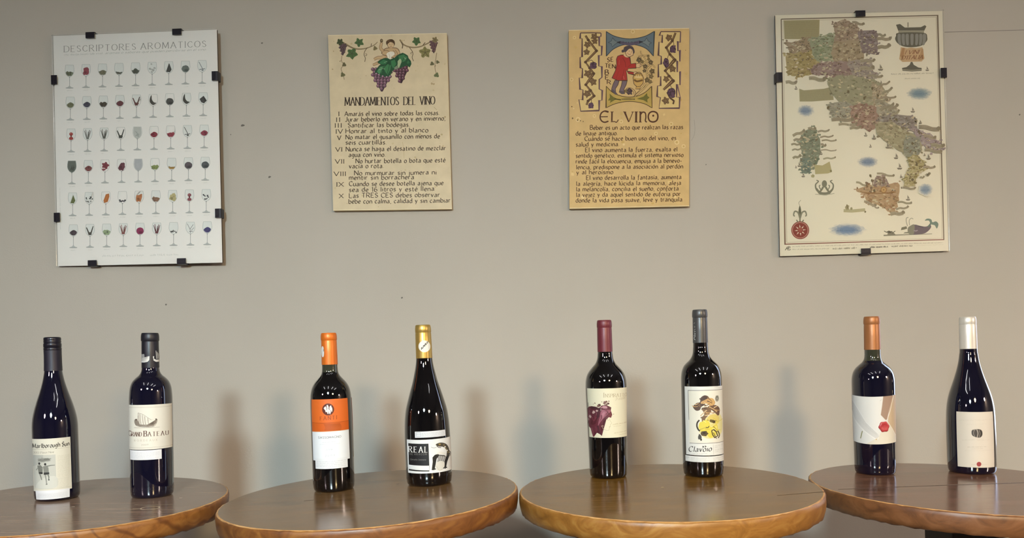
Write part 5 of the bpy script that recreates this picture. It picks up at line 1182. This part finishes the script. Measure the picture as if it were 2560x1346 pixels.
# regions from the Alps to Sicily
REG = [
 ([(1962, 104), (1990, 104), (2012, 96), (2030, 97), (2028, 135), (2000, 140), (1976, 130), (1968, 115)], ('#a88d6a', '#957a58', '#b39a74', '#85704c')),
 ([(1966, 136), (2000, 134), (2045, 122), (2052, 150), (2040, 180), (2018, 188), (1996, 194), (1970, 184), (1968, 166)], ('#b39a58', '#a38a48', '#bfa868', '#97803c')),
 ([(2026, 98), (2050, 90), (2084, 86), (2092, 120), (2086, 150), (2050, 152), (2034, 142)], ('#a4a580', '#939a72', '#b0b08c', '#858c62')),
 ([(2086, 58), (2112, 52), (2140, 62), (2150, 80), (2146, 108), (2090, 112), (2088, 84)], ('#b09678', '#a0866a', '#bca488', '#93795e')),
 ([(2086, 108), (2150, 106), (2158, 150), (2120, 158), (2084, 152)], ('#b29c76', '#a48c66', '#bca884', '#97805c')),
 ([(2148, 80), (2188, 80), (2194, 110), (2190, 134), (2160, 132), (2148, 106)], ('#95817c', '#887270', '#a59290', '#7e6a66')),
 ([(2026, 176), (2050, 158), (2090, 154), (2140, 156), (2150, 182), (2120, 196), (2070, 190), (2036, 186)], ('#a5867a', '#94746a', '#b0958a', '#876860')),
 ([(2120, 156), (2176, 150), (2180, 176), (2196, 186), (2180, 200), (2140, 196)], ('#ab9a8a', '#a08c86', '#b8a894', '#94847c')),
 ([(2070, 200), (2110, 188), (2160, 196), (2196, 206), (2214, 236), (2200, 262), (2150, 268), (2110, 262), (2082, 236)], ('#a8a07c', '#989070', '#b2a884', '#88825e')),
 ([(2180, 210), (2206, 220), (2220, 250), (2206, 272), (2186, 262)], ('#b5a07c', '#a8906e', '#bda98a')),
 ([(2072, 262), (2110, 256), (2140, 272), (2132, 296), (2100, 302), (2078, 290)], ('#a8a088', '#979078', '#b5ac94')),
 ([(2128, 268), (2160, 262), (2200, 276), (2196, 306), (2178, 326), (2150, 318), (2130, 304)], ('#b08d76', '#a07c66', '#ba9a84', '#946e58')),
 ([(2190, 250), (2240, 272), (2236, 300), (2200, 300)], ('#b0a58c', '#a2967e', '#948a70')),
 ([(2196, 298), (2230, 288), (2284, 294), (2290, 322), (2262, 330), (2216, 312)], ('#9d8f84', '#8f8076', '#aaa094', '#7e7066')),
 ([(2190, 312), (2230, 306), (2262, 326), (2300, 350), (2300, 380), (2262, 382), (2230, 366), (2196, 340)], ('#b0a27c', '#a2946e', '#bbae88', '#948660')),
 ([(2280, 322), (2320, 334), (2346, 356), (2356, 376), (2326, 380), (2304, 360)], ('#ae9896', '#a18a8a', '#b8a6a2', '#927c7c')),
 ([(2262, 346), (2296, 346), (2298, 376), (2286, 394), (2262, 390)], ('#999680', '#8a886e', '#a8a48c')),
 ([(2270, 398), (2290, 388), (2306, 404), (2314, 420), (2292, 440), (2284, 462), (2264, 470), (2258, 448), (2272, 424)], ('#b8a76c', '#a8965a', '#c4b47c', '#94834a')),
 ([(2142, 474), (2170, 464), (2206, 462), (2244, 458), (2246, 500), (2240, 526), (2226, 534), (2208, 518), (2170, 506), (2160, 490)], ('#c09a6c', '#b0885a', '#caa67c', '#9c7446', '#b8946a')),
 ([(2190, 444), (2212, 440), (2216, 462), (2188, 464)], ('#a58a7c', '#94786a')),
 ([(2004, 336), (2030, 320), (2046, 336), (2050, 370), (2046, 404), (2028, 428), (2004, 426), (2006, 390), (2000, 356)], ('#8f9478', '#80866a', '#9ca084', '#727a60')),
 ([(2002, 400), (2026, 400), (2024, 430), (2006, 430)], ('#7f8c7a', '#727f70')),
]
def grey(c, q=.22):
    r = hx(c); m = sum(r[:3]) / 3
    return tuple(v * (1 - q) + m * q for v in r[:3]) + (1,)
for p, cs in REG:
    cs = tuple(grey(c) for c in cs)
    a.poly([(q[0] + a.rnd.uniform(-2.5, 2.5), q[1] + a.rnd.uniform(-2.5, 2.5)) for q in spline(list(p) + [p[0]], 5)[:-1]], a.jitter(cs[0], .04)); A = (max(q[0] for q in p) - min(q[0] for q in p)) * (max(q[1] for q in p) - min(q[1] for q in p))
    a.scatter(p, int(min(130, 20 + A / 34)), cs + (hx('#c9bb9c'),), 1.6, 5.5)
    for q in p:
        for _ in range(3): a.blob(q[0] + a.rnd.uniform(-6, 6), q[1] + a.rnd.uniform(-5, 5), a.rnd.uniform(2, 4.5), a.jitter(a.rnd.choice(cs), .1), n=8, ry=a.rnd.uniform(1.2, 3))
    a.scatter(p, int(min(40, 6 + A / 110)), ('#6f624c', '#75685a', '#7d6a50'), .8, 2.2, .9)
# lettered banners off the coasts
for b_ in ((2194, 87, 2212, 89, 6), (2192, 98, 2226, 97, 8), (2194, 120, 2222, 115, 9), (2130, 56, 2158, 61, 6), (2168, 136, 2166, 138, 4), (2150, 154, 2184, 152, 7), (2150, 172, 2182, 170, 9), (2168, 190, 2204, 192, 6), (2200, 216, 2222, 206, 5), (2204, 236, 2228, 222, 6), (2200, 246, 2238, 243, 5), (2186, 258, 2214, 250, 6), (2200, 276, 2232, 262, 7), (2220, 278, 2242, 264, 7), (2226, 292, 2246, 278, 6),
           (1964, 206, 1990, 207, 8), (2022, 196, 2060, 200, 9), (2078, 300, 2130, 300, 8), (2096, 312, 2140, 311, 6), (2124, 322, 2150, 318, 6), (2296, 318, 2346, 324, 10), (2286, 306, 2290, 304, 5), (2308, 340, 2336, 346, 8), (2326, 364, 2356, 366, 9), (2310, 376, 2352, 380, 7),
           (2306, 420, 2336, 418, 6), (2298, 446, 2308, 443, 4), (2314, 440, 2322, 436, 6), (2252, 470, 2286, 472, 5), (2192, 434, 2234, 440, 5), (2140, 456, 2166, 464, 5), (2244, 506, 2278, 508, 5), (2240, 524, 2270, 518, 5), (2226, 536, 2258, 533, 9), (2160, 504, 2188, 514, 6), (2180, 516, 2196, 520, 4),
           (2020, 322, 2038, 322, 6), (2044, 330, 2072, 326, 5), (2050, 344, 2082, 340, 4), (2054, 352, 2090, 351, 4), (2052, 376, 2090, 376, 3), (2058, 398, 2088, 394, 4), (1982, 340, 2010, 328, 7), (1984, 352, 2004, 346, 6), (1978, 362, 2000, 360, 5), (1980, 376, 2002, 372, 4), (1982, 396, 2000, 390, 6), (2052, 362, 2064, 364, 6)):
    banner(*b_)
a.poly([(2036, 412), (2056, 414), (2074, 404), (2080, 430), (2070, 434), (2038, 436)], '#b9ad82'); a.blob(2077, 428, 3, '#8f845e'); a.blob(2032, 440, 4, '#b0a47c')
a.line([(2109, 527), (2130, 528), (2163, 525)], 8, '#bab08c'); a.blob(2118, 520, 5, '#a89c78', ry=8); a.blob(2128, 522, 3, '#a09470'); a.line([(2117, 512), (2119, 522)], 3, '#847858'); a.blob(2163, 530, 2.4, '#847858')
for x, y, s in ((2201, 175, 7), (2318, 176, 5), (2282, 280, 6), (2300, 309, 4), (1990, 223, 4.5), (2164, 340, 5), (2184, 348, 6), (2218, 370, 6), (2240, 396, 6), (2249, 422, 7), (2320, 398, 6), (2270, 500, 6), (2008, 442, 5), (2176, 368, 4), (2202, 208, 3), (2252, 444, 4), (2052, 386, 5), (1998, 416, 5), (1990, 420, 3), (2310, 390, 3)): boat(x, y, s)
for x, y in ((2098, 128), (2180, 222), (2140, 290), (2180, 452), (2176, 440), (2194, 240), (2070, 270), (2240, 300), (2296, 330), (2160, 246), (2120, 230), (2280, 360), (2186, 478), (2290, 412), (2280, 450)): a.blob(x, y, 3.2, '#75684e', ry=4)
for x0, x1 in ((2150, 2190), (2198, 2240), (2160, 2236)): a.line([(x0, 478 + (x0 % 7)), ((x0 + x1) / 2, 484), (x1, 480)], 1.6, '#8f6a40', smooth=True)
a.ell(2209, 475, 8, 8, '#a37c4e'); a.ell(2209, 475, 6, 6, '#c9a470'); a.ell(2209, 475, 1.6, 1.6, '#8f6a40')
for x, y in ((2167, 458), (2182, 452), (2200, 450), (2210, 446), (2178, 470)): a.line([(x, y), (x, y + 12)], 2, '#7d6046'); a.blob(x, y, 3.4, '#86705c')
# seas
def sea(x, y, rx, ry, c):
    for i, q in enumerate((1.05, .96, .86, .75, .62, .45)):
        t_ = (.85, .66, .46, .28, .12, .0)[i]; cc = tuple(hx(c)[j] * (1 - t_) + hx('#ebe2cd')[j] * t_ for j in range(3)) + (1,)
        a.blob(x, y, rx * q, cc, n=40, rough=.13, ry=ry * q)
    a.scribble(x - rx * .6, y + 3, x + rx * .6, y + 2, 4, '#6a7c8e')
sea(2298, 234, 30, 15, '#8497a0'); sea(2014, 277, 20, 14, '#8795a8'); sea(2170, 405, 24, 13, '#8693a6'); sea(2312, 475, 17, 15, '#8e9dac'); sea(2118, 575, 43, 15, '#7c90ac')
# urn title
UG, UD = '#8d8672', '#6b6658'
a.poly([(2240, 62), (2250, 60), (2262, 69), (2302, 68), (2312, 63), (2316, 66), (2310, 78), (2246, 78)], UD); a.rect(2246, 76, 2310, 82, '#a9a28c'); a.line([(2270, 68), (2270, 56)], 2.4, UG)
a.poly([(2247, 82), (2309, 82), (2318, 94), (2316, 104), (2304, 114), (2284, 118), (2262, 117), (2246, 110), (2238, 99), (2240, 90)], UD, smooth=True)
for x in (2248, 2258, 2268, 2280, 2292, 2302, 2311): a.poly([(x - 3.5, 86), (x + 3.5, 86), (x + 3.8, 100), (x + (2278 - x) * .08 + 2.6, 112), (x + (2278 - x) * .08 - 2.6, 112), (x - 3.8, 100)], '#96938a', smooth=True)
a.poly([(2252, 118), (2268, 121), (2278, 119), (2290, 121), (2306, 118), (2311, 146), (2304, 154), (2256, 155), (2248, 148)], '#cfae86'); a.poly([(2250, 140), (2256, 120), (2262, 120), (2258, 150)], '#b98f66'); a.poly([(2296, 152), (2304, 122), (2308, 122), (2310, 148)], '#c09a70')
a.text('I VINI', 2262, 136, 2296, 134, 9, '#7f4f34', .16, .06, 20, True, slant=.3); a.text("D'ITALIA", 2254, 149, 2306, 147, 9, '#7f4f34', .18, .07, 20, True, slant=.3)
a.poly([(2277, 155), (2281, 155), (2284, 162), (2296, 169), (2304, 170), (2304, 177), (2280, 179), (2256, 177), (2255, 170), (2266, 168), (2274, 162)], UD); a.line([(2256, 174), (2280, 176), (2303, 174)], 2, '#a9a28c', smooth=True)
a.scribble(2228, 187, 2334, 184, 4, '#958b76'); a.scribble(2262, 198, 2300, 197, 3.6, '#a2977f')
# octopus, compass, whale
OC = '#85826f'
a.ell(2061, 460, 6.5, 9, OC)
for sgn in (-1, 1):
    a.line([(2061 + sgn * 3, 468), (2061 + sgn * 12, 480), (2061 + sgn * 20, 474), (2061 + sgn * 22, 462), (2061 + sgn * 15, 454), (2061 + sgn * 20, 451)], 5, OC, smooth=True, w2=2.4); a.line([(2061 + sgn * 3, 470), (2061 + sgn * 9, 474), (2061 + sgn * 13, 466), (2061 + sgn * 10, 463)], 2.4, OC, smooth=True)
a.poly([(2042, 470), (2052, 480), (2070, 480), (2082, 470), (2076, 484), (2062, 489), (2046, 484)], OC, smooth=True); a.line([(2038, 486), (2062, 488), (2086, 484)], 1.6, '#b0aa96')
RC = '#8d4238'
a.ell(2000.5, 576, 22.4, 22.4, RC, n=40); a.ell(2000.5, 576, 20.4, 20.4, '#c08c7c', n=40); a.ell(2000.5, 576, 18.4, 18.4, RC, n=40); a.ell(2000.5, 575, 5.5, 5.5, '#a65a4c')
for i in range(8):
    q = i * pi / 4 - .1; a.poly([(2000.5 + 7 * sin(q) - 1.6 * cos(q), 576 - 7 * cos(q) - 1.6 * sin(q)), (2000.5 + 14.5 * sin(q), 576 - 14.5 * cos(q)), (2000.5 + 7 * sin(q) + 1.6 * cos(q), 576 - 7 * cos(q) + 1.6 * sin(q))], '#e8d6c0')
FG = '#77745f'
a.line([(2000, 554), (1999.5, 534), (1999, 516)], 3.4, FG, w2=1.4); a.poly([(1999.5, 514), (2003, 530), (2000, 546), (1996, 530)], '#6b6855', smooth=True); a.line([(1999, 514), (1997, 507), (2002, 501)], 1.2, '#9a9682', smooth=True)
for sgn in (-1, 1): a.line([(2000, 546), (2000 + sgn * 5, 532), (2000 + sgn * 13, 529), (2000 + sgn * 16, 538), (2000 + sgn * 13, 541)], 4.4, '#8d8a76', smooth=True, w2=3); a.line([(2000 + sgn * 5, 556), (2000 + sgn * 9, 550)], 2.6, FG)
a.line([(2209, 589), (2260, 587.5), (2330, 585)], 3.4, '#8f8a76', w2=1.4); a.poly([(2218, 586), (2222, 579), (2230, 578), (2236, 584), (2240, 588), (2222, 589)], '#8a8472'); a.poly([(2216, 582), (2222, 577), (2230, 580), (2226, 583)], '#5f5a4c'); a.line([(2210, 578), (2216, 581), (2222, 578)], 2, '#77725f'); a.line([(2230, 584), (2238, 578)], 2, '#77725f')
WP = '#75686e'
a.poly([(2276, 586), (2278, 566), (2288, 562), (2300, 565), (2314, 567), (2326, 563), (2327, 570), (2318, 580), (2306, 585)], WP, smooth=True); a.poly([(2270, 570), (2274, 566), (2286, 562), (2284, 586), (2272, 585), (2269, 577)], '#8e8a78', smooth=True); a.poly([(2252, 576), (2254, 569), (2266, 566), (2268, 572), (2262, 574)], '#7f7a66'); a.poly([(2258, 584), (2262, 581), (2272, 580), (2272, 584)], '#8e8a78'); a.line([(2296, 566), (2308, 568)], 2, '#5c5058')
a.line([(2320, 568), (2325, 562), (2328, 556)], 5, '#6d7a70', smooth=True, w2=3); a.poly([(2326, 560), (2322, 552), (2312, 552), (2318, 547), (2328, 549), (2331, 556), (2340, 554), (2346, 561), (2342, 572), (2337, 564), (2330, 562)], '#77897c', smooth=True)
a.line([(2269, 566), (2266, 556), (2266, 546), (2271, 544)], 2, '#a8a492', smooth=True); a.line([(2274, 564), (2273, 552), (2278, 546), (2283, 548)], 2, '#b0ac9a', smooth=True); a.line([(2284, 577), (2290, 578), (2294, 576)], 2.4, '#a89aa0')
# small print in the margin
a.line([(1963, 626), (1969, 617)], 1.8, '#5f594c'); a.line([(1969, 626), (1972, 616), (1976, 618)], 1.8, '#5f594c'); a.line([(1966, 622), (1976, 620)], 1.6, '#5f594c'); a.line([(1971, 626), (1977, 624)], 1.5, '#5f594c')
a.scribble(1981, 618, 2357, 608, 3, '#9a907c'); a.scribble(1981, 625.5, 2073, 623, 3.4, '#9a907c'); a.scribble(2082, 624, 2141, 622, 5, '#8a806c', 1.3, .16); a.scribble(2175, 620, 2220, 618.6, 4, '#675e50', 1.4, .2); a.scribble(2229, 618, 2281, 616.4, 5, '#8a806c', 1.3, .16); a.scribble(2291, 615, 2358, 612.6, 3, '#b5aa94', .5)
picture('cream wine map of a boot-shaped country in a clip frame, hanging rightmost', 'poster', TRM, WCM, a, INK_PAPER, .005, BACKING, True,
        [(.502, 0, 't'), (0, .262, 'l'), (1, .262, 'r'), (.502, 1, 'b')], (.0245, .016), 'clip-framed posters')
